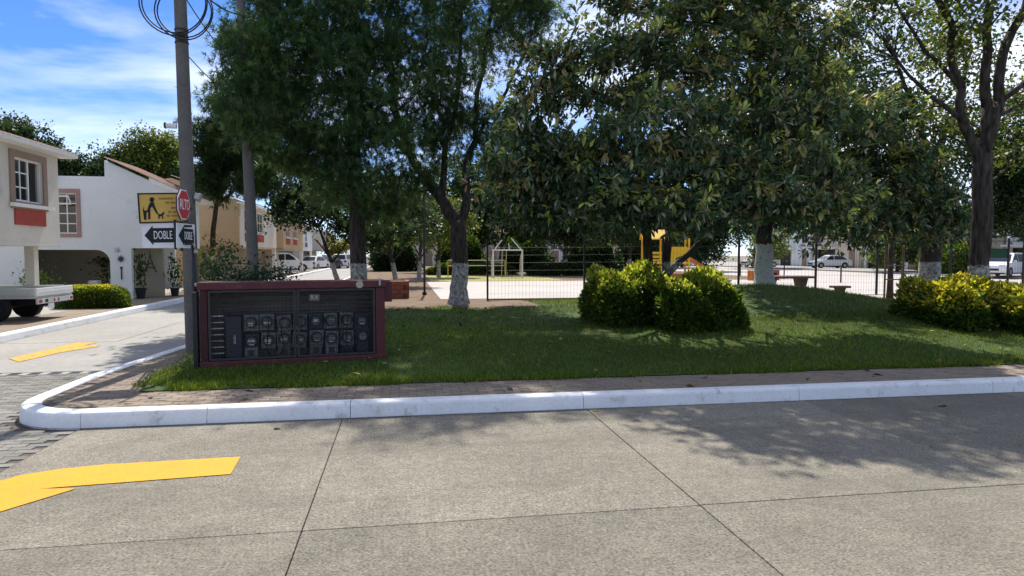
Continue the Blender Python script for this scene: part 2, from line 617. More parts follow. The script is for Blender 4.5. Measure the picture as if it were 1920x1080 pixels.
def branch(mb, p0, p1, r0, r1, bend=0.12, seg=5, n=6):
    p0, p1 = Vector(p0), Vector(p1)
    Lg = (p1 - p0).length
    off = Vector((random.gauss(0, 1), random.gauss(0, 1), random.gauss(0, 0.6))) * Lg * bend
    pts = []
    for i in range(seg + 1):
        t = i / seg
        q = p0.lerp(p1, t) + off * math.sin(math.pi * t) + Vector((random.gauss(0, 1), random.gauss(0, 1), random.gauss(0, 1))) * Lg * 0.012 * (0 < i < seg)
        pts.append(q)
    mb.tube(pts, [r0 + (r1 - r0) * i / seg for i in range(seg + 1)], n)
    return pts


def tree(name, label, base, trunk, limbs, blobs, leaf, group=None, bark_m='bark_plain', twigs=70, puff=0.4, per=30, shell=2.4, flare=1.25, twig_r=0.02, crown_name='crown', flat=.42):
    """trunk: [(dx,dy,z,radius)] above base; limbs: [[(dx,dy,z,r),...]]; blobs relative to base"""
    bx, by, bz = base
    root = empty(name, base, 0, label, 'tree', group)
    mb = MB()
    pts = [(p[0], p[1], p[2]) for p in trunk]
    rad = [p[3] for p in trunk]
    # flare at the root
    pts = [(pts[0][0], pts[0][1], -0.15), (pts[0][0], pts[0][1], 0.06), (pts[0][0] * .9 + pts[1][0] * .1, pts[0][1] * .9 + pts[1][1] * .1, 0.35)] + pts[1:]
    rad = [rad[0] * flare * 1.15, rad[0] * flare, rad[0]] + rad[1:]
    P2, R2 = [pts[0]], [rad[0]]
    for i in range(1, len(pts)):
        for s in (0.5, 1.0):
            a, b = Vector(pts[i - 1]), Vector(pts[i])
            q = a.lerp(b, s)
            if i > 2 and s < 1:
                q += Vector((random.gauss(0, .25), random.gauss(0, .25), 0)) * rad[i] * 0.5
            P2.append(tuple(q))
            R2.append((rad[i - 1] * (1 - s) + rad[i] * s) * random.uniform(.97, 1.03))
    mb.tube(P2, R2, 12)
    nodes = [(Vector(q), r) for q, r in zip(P2[len(P2) // 2:], R2[len(P2) // 2:])]
    for lb in limbs:
        prev = None
        for p in lb:
            q, r = Vector(p[:3]), p[3]
            if prev is not None:
                pp = branch(mb, prev[0], q, prev[1], r, 0.05, 4, 8)
                for i, z in enumerate(pp):
                    nodes.append((z, prev[1] + (r - prev[1]) * i / 4))
            prev = (q, r)
    P, O = blob_points(blobs, puff, per, shell, flat)
    # smaller branches from the limbs out to clumps of leaves
    cl = O[::per]
    pick = rng.permutation(len(cl))[:twigs]
    for i in pick:
        c = Vector(cl[i])
        best = min(nodes, key=lambda nd: (nd[0] - c).length + max(0, nd[0].z - c.z) * 0.8)
        r0 = min(best[1] * 0.6, twig_r * (1 + (best[0] - c).length * 0.55))
        branch(mb, best[0], c, r0, 0.006, 0.10, 4, 5)
    mb.build('trunk', bark_m, root, smooth=True, fix=False)
    cr = leaf(P, O, root, crown_name)
    tag(cr, kind='stuff')
    return root


def loquat_leaves(P, O, root, nm, size=0.18, light=0.17, tan=0.17):
    """rosettes: about nine long leaves round each twig end, the young ones upright, pale by growth and lightened further to look sunlit"""
    n = len(P)
    k = 9
    out_d = unit(P - O.mean(0) + np.array([0, 0, 1.2]))
    pos = np.repeat(P, k, 0)
    ax = np.repeat(unit(out_d + rng.normal(0, .35, (n, 3))), k, 0)
    side = rand_dir(n * k)
    side = unit(side - ax * (side * ax).sum(1, keepdims=True))
    hi = (P[:, 2] - O[:, 2] > .06)  # pale tufts favour clump tops: new growth, with a sunlit look coloured in
    young = np.repeat(rng.random(n) < light * np.where(hi, 2.4, .2), k)
    tn = np.repeat(rng.random(n) < tan * np.where(hi, 2.0, .3), k)
    lift = np.where(young, 1.0, rng.uniform(-0.05, 0.85, n * k))[:, None]
    d = unit(side + ax * lift + np.array([0, 0, -0.06]) * (~young)[:, None])
    tone = np.repeat(rng.random(n), k)
    col = palette(n * k, [(0.044, 0.088, 0.046), (0.074, 0.125, 0.066), (0.125, 0.165, 0.095), (0.26, 0.27, 0.20)], [4, 4, 2, 1.4]) * (0.7 + 0.7 * tone)[:, None]
    col[tn] = palette(int(tn.sum()), [(0.42, 0.33, 0.16), (0.46, 0.36, 0.22), (.26, .20, .11)], [1, 1, 1], .15)
    col[young] = palette(int(young.sum()), [(0.44, 0.50, 0.11), (0.34, 0.42, 0.12), (.50, .48, .18)], [1, 1, 1], .15)
    s = size * rng.uniform(.6, 1.15, n * k)
    pos = pos + side * 0.02
    return leaves(nm, pos, d, s, col, LONG_LEAF, 'loquat_leaf', root)


def pine_leaves(P, O, root, nm, size=0.2, k=16, cols=None):
    n = len(P)
    ax = unit(P - O + rng.normal(0, .12, (n, 3)) + np.array([0, 0, .10]))
    pos = np.repeat(P, k, 0) + rng.normal(0, .02, (n * k, 3))
    d = unit(np.repeat(ax, k, 0) * 0.8 + rand_dir(n * k) * 0.8 + np.array([0, 0, -.12]))
    # a needle spray takes one tone
    base = palette(n, cols or [(0.055, 0.110, 0.052), (0.085, 0.150, 0.065), (0.14, 0.195, 0.075)], [4, 4, 2], .2)
    col = np.repeat(base, k, 0) * rng.uniform(.8, 1.2, (n * k, 1))
    return leaves(nm, pos, d, size * rng.uniform(.7, 1.2, n * k), col, NEEDLE, 'pine_needle', root)


def broad(size=0.11, cols=None, probs=None, k=3, droop=-.2, matn='broad_leaf', tpl=OVAL_LEAF):
    def fn(P, O, root, nm):
        n = len(P)
        pos = np.repeat(P, k, 0) + rng.normal(0, size * .8, (n * k, 3))
        d = unit(rand_dir(n * k) + np.array([0, 0, droop]))
        col = palette(n * k, cols or [(0.030, 0.070, 0.018), (0.050, 0.100, 0.026), (0.085, 0.13, 0.035)], probs or [3, 3, 2])
        return leaves(nm, pos, d, size * rng.uniform(.6, 1.25, n * k), col, tpl, matn, root)
    return fn

# ================================================================ the ground
gr = MB().add([(-260, -120, -.07), (300, -120, -.07), (300, 420, -.07), (-260, 420, -.07)], [(0, 1, 2, 3)]).build('ground', 'ground_far')
tag(gr, kind='structure')

CX, CY, CR = -3.2, 8.1, 0.9        # corner of the kerb: centre and outer radius
KL, KF = -4.1, 7.2                 # outer faces: left street side, front road side

# front road: concrete slabs with sawn joints
road = MB().add([(-3.2, -14, -.035), (70, -14, -.035), (70, 7.3, -.035), (-3.2, 7.3, -.035)], [(0, 1, 2, 3)]).build('front_road', 'joint')
tag(road, kind='structure')
xs = [-3.2, -0.645, 2.03] + [2.03 + 2.66 * i for i in range(1, 15)]
ys = [-10.3, -7.4, -4.46, -1.54, 1.37, 4.29, 7.215]
for i in range(len(xs) - 1):
    for j in range(len(ys) - 1):
        g = 0.003
        o = box('slab', (xs[i] + g, ys[j] + g, -.2), (xs[i + 1] - g, ys[j + 1] - g, random.uniform(-.003, .001)), 'concrete_road', road, bevel=0.008 if i < 5 and j > 2 else 0)

# left street: paver band by the corner, concrete slabs beyond the drain
street = MB().add([(-7.75, -14, -.014), (-3.2, -14, -.014), (-3.2, 8.2, -.014), (-4.0, 8.2, -.014), (-4.0, 95, -.014), (-7.75, 95, -.014)], [(0, 1, 2, 3, 4, 5)]).build('left_street', 'bedding_sand')
tag(street, kind='structure')
y = 10.78
while y < 94:
    for (a, b) in ((-7.74, -5.62), (-5.61, -4.09)):
        box('slab', (a, y, -.15), (b, y + 3.5, random.uniform(-.004, 0)), 'street_concrete', street)
    y += 3.51


def brick_mesh(nm, lx, ly, h, m):
    b = MB().box((-lx / 2, -ly / 2, -h), (lx / 2, ly / 2, 0))
    o = b.build(nm, m, None, bevel=0.006)
    me = o.data
    bpy.data.objects.remove(o)
    return me


pg_me = brick_mesh('paver', .194, .094, .06, 'paver_grey')
pt_me = brick_mesh('paver', .194, .094, .06, 'paver_tan')


def lay(me, spots, z, parent, limit, nm, stuff_name, m, key):
    """the first pieces in order as parts, the rest joined as one part"""
    spots = sorted(spots, key=key)
    for (x, y, r) in spots[:limit]:
        link(nm, me, None, parent, (x, y, z + random.uniform(-.004, .003)), (random.gauss(0, .006), random.gauss(0, .006), r + random.gauss(0, .008)))
    rest = spots[limit:]
    if rest:
        mb = MB()
        for (x, y, r) in rest:
            lx, ly = (.097, .047) if abs(math.sin(r)) < .5 else (.047, .097)
            mb.box((x - lx, y - ly, z - .06), (x + lx, y + ly, z + random.uniform(-.004, .003)))
        tag(mb.build(stuff_name, m, parent, fix=False), kind='stuff')


spots = []
for j in range(0, 62):
    yy = 4.65 + .1 * j
    for i in range(0, 24):
        xx = -3.3 - .2 * i - (.1 if j % 2 else 0)
        if yy > 7.0 and xx > KL - .1 and (yy > CY or math.hypot(xx - CX, yy - CY) < CR + .09): continue
        if xx < -7.7: continue
        spots.append((xx, yy, 0))
lay(pg_me, spots, 0.0, street, 280, 'paver', 'far_pavers', 'paver_grey', lambda s: abs(s[0] + 0.52 * s[1] - .15) + abs(s[1] - 7.6) * .12)

# drain channel across the left street
dr = empty('drain_grate', (-7.7, 10.61, 0.0), 0, 'black iron drain grate across the left street beside the kerb corner', 'drain grate')
MB().box((0, -.11, -.06), (3.56, -.085, .004)).box((0, .085, -.06), (3.56, .11, .004)).build('grate_frame', 'galvanised', dr)
for k in range(13):
    box('grate_bar', (.05 + k * .27, -.085, -.03), (.05 + k * .27 + .13, .085, .002), 'street_concrete', dr)
    box('grate_slot', (.18 + k * .27, -.085, -.03), (.05 + (k + 1) * .27 if k < 12 else 3.55, .085, .006), 'black_metal', dr)


def sweep(path, prof):
    """profile (offset to the inside, z) swept along a 2D path; inside is to the left of the path"""
    v, f = [], []
    n, k = len(path), len(prof)
    for i, (px, py) in enumerate(path):
        a, b = path[max(i - 1, 0)], path[min(i + 1, n - 1)]
        d = Vector((b[0] - a[0], b[1] - a[1])).normalized()
        nx, ny = -d.y, d.x
        for (o_, z_) in prof:
            v.append((px + nx * o_, py + ny * o_, z_))
    for i in range(n - 1):
        for j in range(k):
            q = (j + 1) % k
            f.append((i * k + j, i * k + q, (i + 1) * k + q, (i + 1) * k + j))
    f.append(tuple(range(k)))
    f.append(tuple((n - 1) * k + j for j in reversed(range(k))))
    return v, f


CURB = [(0.0, -.1), (0.0, .01), (.012, .125), (.022, .146), (.04, .158), (.065, .162), (.165, .163), (.185, .158), (.195, .148), (.2, .10), (.2, -.1)]
# near kerb, from far up the left street, round the corner and along the front road
curb = empty('near_curb', (0, 0, 0), kind='structure')


def curb_piece(path, parent, prof=CURB):
    v, f = sweep(path, prof)
    return MB().add(v, f).build('curb_segment', 'curb_paint', parent, smooth=False)


def left_x(y):
    return KL + (0.42 * min(1, max(0, (y - 9.5) / 4)) if y < 14 else .42)


y = 60.0
while y > 8.2:
    y2 = max(8.1, y - 2.6)
    n_ = 5
    curb_piece([(left_x(y - .006 + (y2 - y + .012) * i / n_), y - .006 + (y2 - y + .012) * i / n_) for i in range(n_ + 1)], curb)
    y = y2
arc = [(CX + CR * math.cos(t), CY + CR * math.sin(t)) for t in [math.pi + (math.pi / 2) * i / 14 for i in range(15)]]
curb_piece(arc, curb)
x = CX + .006
joints = [-.56, 2.0]
while x < 36:
    x2 = [j for j in (-2.0, -.56, 2.0, 4.65, 7.3, 10, 12.7, 15.4, 18, 21, 24, 27, 30, 33, 36.1) if j > x + .05][0]
    curb_piece([(x, KF), ((x + x2) / 2, KF + random.uniform(-.006, .006)), (x2 - .007, KF)], curb)
    x = x2
# grime along the foot of the kerb
mb = MB()
path = [(left_x(14 - i * .5) - .012, 14 - i * .5) for i in range(12)] + [(CX + (CR + .012) * math.cos(t), CY + (CR + .012) * math.sin(t)) for t in [math.pi + (math.pi / 2) * i / 14 for i in range(15)]] + [(CX + i * .4, KF - .012) for i in range(1, 90)]
for i in range(len(path) - 1):
    (ax, ay), (bx_, by_) = path[i], path[i + 1]
    d = Vector((bx_ - ax, by_ - ay)).normalized()
    w0, w1 = random.uniform(.004, .03), random.uniform(.004, .03)
    mb.add([(ax, ay, .004), (bx_, by_, .004), (bx_ + d.y * w1, by_ - d.x * w1, .003), (ax + d.y * w0, ay - d.x * w0, .003)], [(0, 3, 2, 1)])
tag(mb.build('gutter_grime', 'curb_dirt', None, fix=False), 'dark thin line of dirt along the foot of the white kerb', 'dirt', kind='stuff')

# sidewalk body and pavers
inner = [(left_x(y_) + .2, y_) for y_ in (60, 40, 20, 14, 13, 12, 11, 10, 9, 8.2)]
arc_in = [(CX + (CR - .2) * math.cos(t), CY + (CR - .2) * math.sin(t)) for t in [math.pi + (math.pi / 2) * i / 10 for i in range(11)]]
outl = inner + arc_in + [(36, KF + .2), (36, 8.6), (-2.9, 8.6), (-2.9, 60)]
walk = MB().poly([outl], XY, -.06, .143).build('sidewalk', 'bedding_sand')
tag(walk, kind='structure')
spots = []
for j in range(9):
    yy = 7.46 + .1 * j
    for i in range(0, 196):
        xx = -3.85 + .2 * i + (.1 if j % 2 else 0)
        if yy < CY and xx < CX and math.hypot(xx - CX, yy - CY) > CR - .30: continue
        if xx < -3.78: continue
        spots.append((xx, yy, 0))
for j in range(0, 90):
    yy = 8.36 + .1 * j
    for i in range(0, 6):
        xx = left_x(yy) + .31 + .2 * i + (.1 if j % 2 else 0)
        if xx > -2.85: continue
        spots.append((xx, yy, 0))
lay(pt_me, spots, 0.152, walk, 290, 'paver', 'far_pavers', 'paver_tan', lambda s: math.hypot((s[0] + 2.6) * .55, s[1] - 7.6))

# far side of the left street: kerb and pavement
fcurb = empty('far_curb', (0, 0, 0), kind='structure')
y = -10.0
while y < 92:
    curb_piece([(-7.75, y), (-7.75, y + 1.5), (-7.75, y + 2.99)], fcurb)
    y += 3
fw = MB().box((-9.3, -12, -.06), (-7.94, 94, .15)).build('left_pavement', 'paver_tan')
tag(fw, kind='structure')
dw = MB().box((-20, -12, -.06), (-9.3, 94, .146)).build('left_forecourt', 'street_concrete')
tag(dw, kind='structure')

# park ground
def grid(name, x0, x1, y0, y1, step, m, dz=0.0, f=hz):
    nx, ny = int((x1 - x0) / step) + 1, int((y1 - y0) / step) + 1
    X, Y = np.meshgrid(np.linspace(x0, x1, nx), np.linspace(y0, y1, ny))
    Z = f(X, Y) + dz
    V = np.stack([X, Y, Z], -1).reshape(-1, 3)
    I = np.arange(nx * ny).reshape(ny, nx)
    F = np.stack([I[:-1, :-1], I[:-1, 1:], I[1:, 1:], I[1:, :-1]], -1).reshape(-1, 4)
    o = np_mesh(name, V, F, np.ones((len(V), 3)) * .5, m)
    o.data.polygons.foreach_set('use_smooth', [True] * len(F))
    return o


lawn = tag(grid('lawn', -3.02, 23.0, 8.2, 20.6, .25, 'lawn_soil'), kind='structure')
yard = tag(grid('park_ground', -3.5, 24.0, 20.6, 95, 1.0, 'soil', -.004), kind='structure')


def in_dirt(x, y):
    """bare earth: by the big trunk, along the path on the right, under the hedges' edges"""
    e = 0.5 * np.sin(x * 1.7) + 0.4 * np.sin(x * 3.9 + y * 2) + .25 * np.sin(x * 9 + y * 7)
    a = (x < 3.6) & (y > 17.2 + e * .6)
    b = (x > 11.6 + e * .5) & (y > 16.6 + e * .5)
    c = (x > 3.9) & (x < 6.6) & (y > 12.2 + e * .3) & (y < 14.2)
    return a | b | c


soil_f = lambda X, Y: hz(X, Y) + np.where(in_dirt(X, Y), .012, -.06)
sp = tag(grid('bare_soil', -3.0, 23.0, 10.8, 20.6, .16, 'soil', 0, soil_f), kind='structure')
cp = MB().box((1.3, 23.4, -.1), (24, 37.8, .147)).build('court', 'court')
tag(cp, kind='structure')
pa = MB().box((12.4, 18.2, 0.0), (24, 19.9, hz(20, 19) + .03)).build('path', 'court')
tag(pa, kind='structure')
rs = MB().box((24.0, 9.5, -.1), (41.5, 130, -.005)).build('right_street', 'court')
tag(rs, kind='structure')
rp_ = MB().box((41.5, 9.5, -.1), (62, 130, .12)).build('right_pavement', 'street_concrete')
tag(rp_, kind='structure')
bs = MB().box((-3.5, 78, -.1), (24, 86, -.003)).build('back_street', 'court')
tag(bs, kind='structure')


# grass
def grass(n, x0, x1, y0, y1, h, wd, p=1.0):
    x = rng.uniform(x0, x1, n)
    y = y0 + (y1 - y0) * rng.random(n) ** p
    dens = np.sin(x * 1.3 + np.sin(y * 1.1) * 1.5) + np.sin(y * 1.9 + x * .6) + rng.normal(0, .9, n)
    keep = ~in_dirt(x, y) & (dens > -1.7) & ~((x < -2.75) & (y < 8.45)) & (y > 8.17 + .05 * np.sin(x * 6) + .05 * np.sin(x * 2.3))
    x, y = x[keep], y[keep]
    n = len(x)
    return np.stack([x, y, hz(x, y) - .01], 1), h * rng.uniform(.45, 1.35, n), wd


BL = (np.array([(-.5, 0, 0), (.5, 0, 0), (0, 1, 0)]), np.array([(0, 1, 2)]))
parts_v, parts_f, parts_c = [], [], []
k0 = 0
for args in ((150000, -3.15, 14, 8.15, 12.5, .075, .0075, 1.15), (110000, -3.0, 22, 12.0, 20.6, .085, .011, 1.0), (16000, -3.15, 12, 8.14, 8.42, .085, .008, 1.0), (5000, -3.2, -0.1, 8.16, 9.3, .10, .008, 1.0)):
    p, hh, wd = grass(*args)
    n = len(p)
    d = unit(np.stack([rng.normal(0, .5, n), rng.normal(0, .5, n), np.ones(n)], 1))
    s_ = unit(np.cross(d, rand_dir(n)))
    T = BL[0]
    V = p[:, None] + hh[:, None, None] * T[None, :, 1:2] * d[:, None] + wd * rng.uniform(.6, 1.4, (n, 1, 1)) * T[None, :, 0:1] * s_[:, None]
    V[:, 2, 2] -= hh * .12
    patch = (np.sin(p[:, 0] * 1.1 + 1) + np.sin(p[:, 1] * 1.7 + p[:, 0] * .4))[:, None] * .10
    c = palette(n, [(0.044, 0.104, 0.012), (0.090, 0.165, 0.018), (0.20, 0.25, 0.03), (0.32, 0.27, 0.09)], [4, 4, 2.5, .8]) * (1 + patch)
    parts_v.append(V.reshape(-1, 3))
    parts_c.append(np.repeat(c, 3, 0))
    parts_f.append(np.arange(n * 3).reshape(-1, 3) + k0)
    k0 += n * 3
g = np_mesh('grass', np.concatenate(parts_v), np.concatenate(parts_f), np.concatenate(parts_c), 'grass_blade')
tag(g, 'short green lawn grass over the mound behind the sidewalk', 'grass', kind='stuff')

# fallen leaves on the lawn, the sidewalk and the road
n = 520
x = rng.uniform(-3.6, 15, n)
y = rng.uniform(6.2, 18, n)
z = np.where(y > 8.2, hz(x, y) + .03, np.where(y > 7.42, .158, .008))
ok = ~((y > 7.1) & (y < 7.45)) & ~((y < 7.2) & (rng.random(n) < .72)) & ~((x < -3.0) & (y > 8.2)) & ~((x < -3.0) & (y < 7.8))
P = np.stack([x, y, z], 1)[ok]
d = rand_dir(len(P)) * np.array([1, 1, .15])
lt = leaves('fallen_leaves', P, d, rng.uniform(.05, .14, len(P)), palette(len(P), [(0.22, 0.15, 0.06), (0.30, 0.22, 0.10), (0.10, 0.06, 0.03), (.35, .30, .2)], [3, 2, 3, 1]), OVAL_LEAF, 'litter', None)
tag(lt, 'dry brown leaves scattered over lawn and sidewalk', 'leaves', kind='stuff')

# painted arrows
ar = MB().poly([[(-1.39, 5.95), (-1.36, 5.49), (-2.68, 5.372), (-2.41, 5.335), (-3.0, 4.52), (-3.42, 5.18), (-3.22, 5.32), (-3.14, 5.52), (-2.98, 5.73), (-2.76, 5.84), (-2.45, 5.91)]], XY, .002, .005).build('road_arrow', 'yellow_paint')
tag(ar, 'bold yellow painted turn arrow on the concrete front road', 'road marking')
ar2 = MB().poly([[(-6.47, 12.2), (-6.11, 11.8), (-5.98, 12.8), (-5.66, 13.5), (-5.70, 13.75), (-5.98, 13.7), (-5.93, 14.15), (-6.33, 14.2), (-6.36, 13.2)]], XY, .002, .006).build('road_arrow', 'yellow_worn')
tag(ar2, 'faded yellow painted arrow on the left street beyond the drain', 'road marking')

# ================================================================ poles, wires, signs
def pole(name, label, base, top, r0, r1, grp):
    o = empty(name, base, 0, label, 'utility pole', grp)
    mb = MB()
    d = Vector(top) - Vector(base)
    pts = [Vector((0, 0, -.3)) + d * 0] + [d * (i / 8) for i in range(9)]
    mb.tube(pts, [r0] + [r0 + (r1 - r0) * i / 8 for i in range(9)], 20)
    mb.build('shaft', 'concrete_pole', o, smooth=True)
    return o, d


p1b, p1t = (-3.36, 11.45, .15), (-3.52, 11.6, 9.2)
pole1, d1 = pole('utility_pole', 'grey concrete utility pole behind the traffic signs, cable coils hung high on it', p1b, p1t, .118, .078, 'concrete utility poles along the left street')
p2b, p2t = (-3.52, 16.85, .15), (-3.86, 17.2, 10.2)
pole2, d2 = pole('utility_pole', 'tall concrete utility pole rising behind the rose bush, leaning into the trees', p2b, p2t, .145, .085, 'concrete utility poles along the left street')


def on_pole(b, t, z):
    b, t = Vector(b), Vector(t)
    return b.lerp(t, (z - b.z) / (t.z - b.z))


# coils of spare cable
for k, (zz, ra, dx, lab) in enumerate(((5.68, .47, -.05, 'larger loop of black cable hung on the utility pole behind the signs'), (5.55, .40, .10, 'smaller loop of black cable hung on the utility pole behind the signs'))):
    c = on_pole(p1b, p1t, zz)
    o = MB()
    for q in range(2):
        pts = [(c.x + dx + (ra + q * .03) * math.cos(t), c.y - .15 - q * .03 + .02 * math.sin(3 * t), c.z + (ra * .98 + q * .05) * math.sin(t)) for t in [2 * math.pi * i / 36 for i in range(37)]]
        o.tube(pts, .011, 5, cap=False)
    tag(o.build('cable_coil', 'wire', None, smooth=True), lab, 'cable', 'coils of cable on the utility pole')
bandm = MB()
for zz in (5.30, 5.2, 5.1):
    c = on_pole(p1b, p1t, zz)
    bandm.tube([(c.x, c.y, zz - .012), (c.x, c.y, zz + .012)], .105, 16)
bd = bandm.build('strap', 'dark_steel', pole1)
bd.location = -Vector(p1b)
tag(bd, kind='stuff')
wires = [((p1b, p1t, 6.3), (p2b, p2t, 7.45), .017), ((p1b, p1t, 5.95), (p2b, p2t, 6.2), .010), ((p1b, p1t, 5.0), (p2b, p2t, 5.5), .009)]
labs = ['thick dark cable slung between the two utility poles', 'thin wire just under the thick cable between the two utility poles', 'lowest thin wire sagging between the two utility poles']
for (a, b, r_), lab in zip(wires, labs):
    A, B = on_pole(*a), on_pole(*b)
    pts = []
    for i in range(13):
        t = i / 12
        q = A.lerp(B, t)
        q.z -= .18 * math.sin(math.pi * t)
        pts.append(q)
    tag(MB().tube(pts, r_, 5).build('overhead_wire', 'wire', None, smooth=True), lab, 'wire', 'wires between the utility poles')
# onward wire
B = on_pole(p2b, p2t, 8.8)
tag(MB().tube([B, B + Vector((-.2, 10, -.35)), B + Vector((-.4, 22, -.3))], .012, 5).build('overhead_wire', 'wire', None), 'dark wire running on from the farther utility pole above the street', 'wire', 'wires between the utility poles')
# little camera on the pole
c = on_pole(p1b, p1t, 3.78)
cc = empty('security_camera', (c.x - .12, c.y - .02, c.z), 0, 'small pale security camera clamped high on the pole behind the signs', 'camera')
MB().tube([(.0, 0, 0), (-.15, -.02, .0)], .045, 12).build('housing', 'white_metal', cc, smooth=False)
MB().tube([(-.15, -.02, 0), (-.175, -.02, 0)], .05, 12).build('lens', 'meter_dark', cc)
MB().tube([(.06, .0, .06), (-.05, 0, .06), (-.05, 0, .02)], .015, 8).build('bracket', 'galvanised', cc)
c = on_pole(p1b, p1t, 2.66)
tag(MB().tube([(c.x + .12, c.y - .03, 2.66), (c.x + .20, c.y - .03, 2.64)], [.06, .075], 10).build('pole_lamp', 'galvanised'), 'small round grey fitting on the street side of the concrete pole', 'fitting')

# sign post with its boards
SX, SY = -2.80, 9.66
post = empty('sign_post', (SX, SY, .15), 0, 'thin black sign post beside the maroon meter cabinet', 'sign post')
MB().tube([(0, 0, -.2), (-.01, .02, 1.2), (-.02, .06, 1.72)], .03, 10).build('pole', 'black_metal', post, smooth=True)
for zz, rr in ((1.17, .028), (1.62, .026)):
    MB().tube([(.02, -.045, zz), (.05, -.05, zz + .005)], rr, 8).build('bolt', 'galvanised', post)


def plate(parent, wd, ht, m, nm='panel', th=.012):
    return MB().poly([rect(-wd / 2, -ht / 2, wd / 2, ht / 2)], XZ, 0, th).build(nm, m, parent)


def frame_of(parent, wd, ht, t, m, nm='frame', y0=-.008, y1=.02):
    return MB().poly([rect(-wd / 2, -ht / 2, wd / 2, ht / 2), rect(-wd / 2 + t, -ht / 2 + t, wd / 2 - t, ht / 2 - t)], XZ, y0, y1).build(nm, m, parent)


sa_ = empty('sign_bracket', (-2.95, 9.64, 2.1), 0, 'dark steel bracket tying the sign boards back to the concrete pole', 'bracket')
for zz in (-.18, .12, .36):
    MB().tube([(0, 0, zz), (-.38, 1.75, zz)], .016, 6).build('bar', 'dark_steel', sa_)
MB().tube([(.0, 0, -.32), (.0, 0, .48)], .02, 8).build('upright', 'black_metal', sa_)
# yellow dog sign
ys_ = empty('dog_sign', (-3.155, 9.58, 2.355), R(8), 'yellow sign with a person bending to a dog, above the white arrow signs', 'sign')
ys_.rotation_euler = (0, R(-2.2), R(8))
plate(ys_, .56, .375, 'sign_yellow')
frame_of(ys_, .585, .40, .018, 'ink_black')
fig = MB()
Y0, Y1 = -.006, -.001
# bending person: legs, back, arm, head with a cap
fig.poly([[(-.232, -.155), (-.205, -.155), (-.198, -.05), (-.178, .0), (-.17, .03), (-.15, .07), (-.12, .085), (-.10, .07), (-.095, .03), (-.075, -.03), (-.058, -.075), (-.075, -.082), (-.098, -.04), (-.125, .02), (-.148, .0), (-.152, -.04), (-.158, -.145), (-.185, -.148), (-.178, -.06), (-.2, -.03), (-.225, -.03), (-.232, .01), (-.225, .04), (-.24, -.02)]], XZ, Y0, Y1)
pc = fig.build('person_figure', 'ink_black', ys_)
MB().poly([[(-.125 + .026 * math.cos(t), .105 + .027 * math.sin(t)) for t in [2 * math.pi * i / 14 for i in range(14)]]], XZ, Y0, Y1).build('head_figure', 'ink_black', ys_)
MB().poly([[(-.15, .118), (-.088, .112), (-.09, .124), (-.11, .142), (-.138, .142)]], XZ, Y0 - .002, Y1 - .005).build('hat_figure', 'ink_black', ys_)
MB().poly([[(-.062, -.145), (-.05, -.145), (-.042, -.11), (-.02, -.108), (-.016, -.145), (-.005, -.145), (-.002, -.095), (.015, -.075), (.012, -.055), (-.008, -.06), (-.016, -.08), (-.05, -.085), (-.065, -.06), (-.06, -.1)]], XZ, Y0, Y1).build('dog_figure', 'ink_black', ys_)
# lettering too worn to read: rows of short strokes
for (zz, x0, x1, m_) in ((.125, -.04, .135, 'ink_olive'), (.125, .16, .215, 'ink_olive'), (.07, .035, .075, 'ink_red'), (.07, .10, .20, 'ink_olive'), (.0, .10, .20, 'ink_red'), (-.055, .06, .09, 'ink_olive'), (-.055, .12, .225, 'ink_olive'), (-.105, .04, .075, 'ink_olive'), (-.105, .10, .13, 'ink_red'), (-.105, .145, .23, 'ink_olive')):
    mb = MB()
    x = x0
    while x < x1:
        ww = random.uniform(.006, .011)
        mb.box((x, -.004, zz - .013), (x + ww, -.001, zz + random.uniform(.009, .014)))
        if random.random() < .5: mb.box((x + ww, -.004, zz - .013), (x + ww + .004, -.001, zz - .007))
        x += ww + .0055
    tag(mb.build('worn_lettering', m_, ys_), kind='stuff')


def arrow_board(name, label, loc, rz, ry, wd, ht, body):
    b = empty(name, loc, rz, label, 'sign')
    b.rotation_euler = (0, ry, rz)
    plate(b, wd, ht, 'sign_white')
    s = ht / .34
    hx = -wd / 2 + .03
    MB().poly([[(hx, 0), (hx + .105 * s, .135 * s), (hx + .105 * s, .10 * s), (wd / 2 - .04, .10 * s), (wd / 2 - .02, 0), (wd / 2 - .02, -.10 * s), (hx + .105 * s, -.10 * s), (hx + .105 * s, -.135 * s)]], XZ, -.005, -.001).build('arrow', 'ink_black', b)
    text_mesh('lettering', body, .16 * s, 'sign_white', b, (hx + .105 * s + (wd / 2 - .055 - hx - .105 * s) / 2, -.008, -.002), width=(wd / 2 - .075 - hx - .105 * s))
    return b


arrow_board('street_sign', 'white sign with a black arrow reading DOBLE under the yellow sign', (-3.20, 9.58, 1.99), R(6), R(-1.2), .43, .33, 'DOBLE')
b2 = arrow_board('street_sign', 'narrow white arrow sign turned aside, next to the red stop sign', (-2.885, 9.62, 1.985), R(70), R(1.5), .36, .33, 'DOBLE')
st = empty('strap_bracket', (-3.0, 9.555, 1.80), 0, 'black flat strap between the two white arrow signs', 'bracket')
MB().box((-.014, -.012, 0), (.014, .012, .40)).build('strap', 'black_metal', st)
for zz in (.30, .06): MB().box((0, .03, zz), (.20, .05, zz + .03)).build('arm', 'black_metal', st)
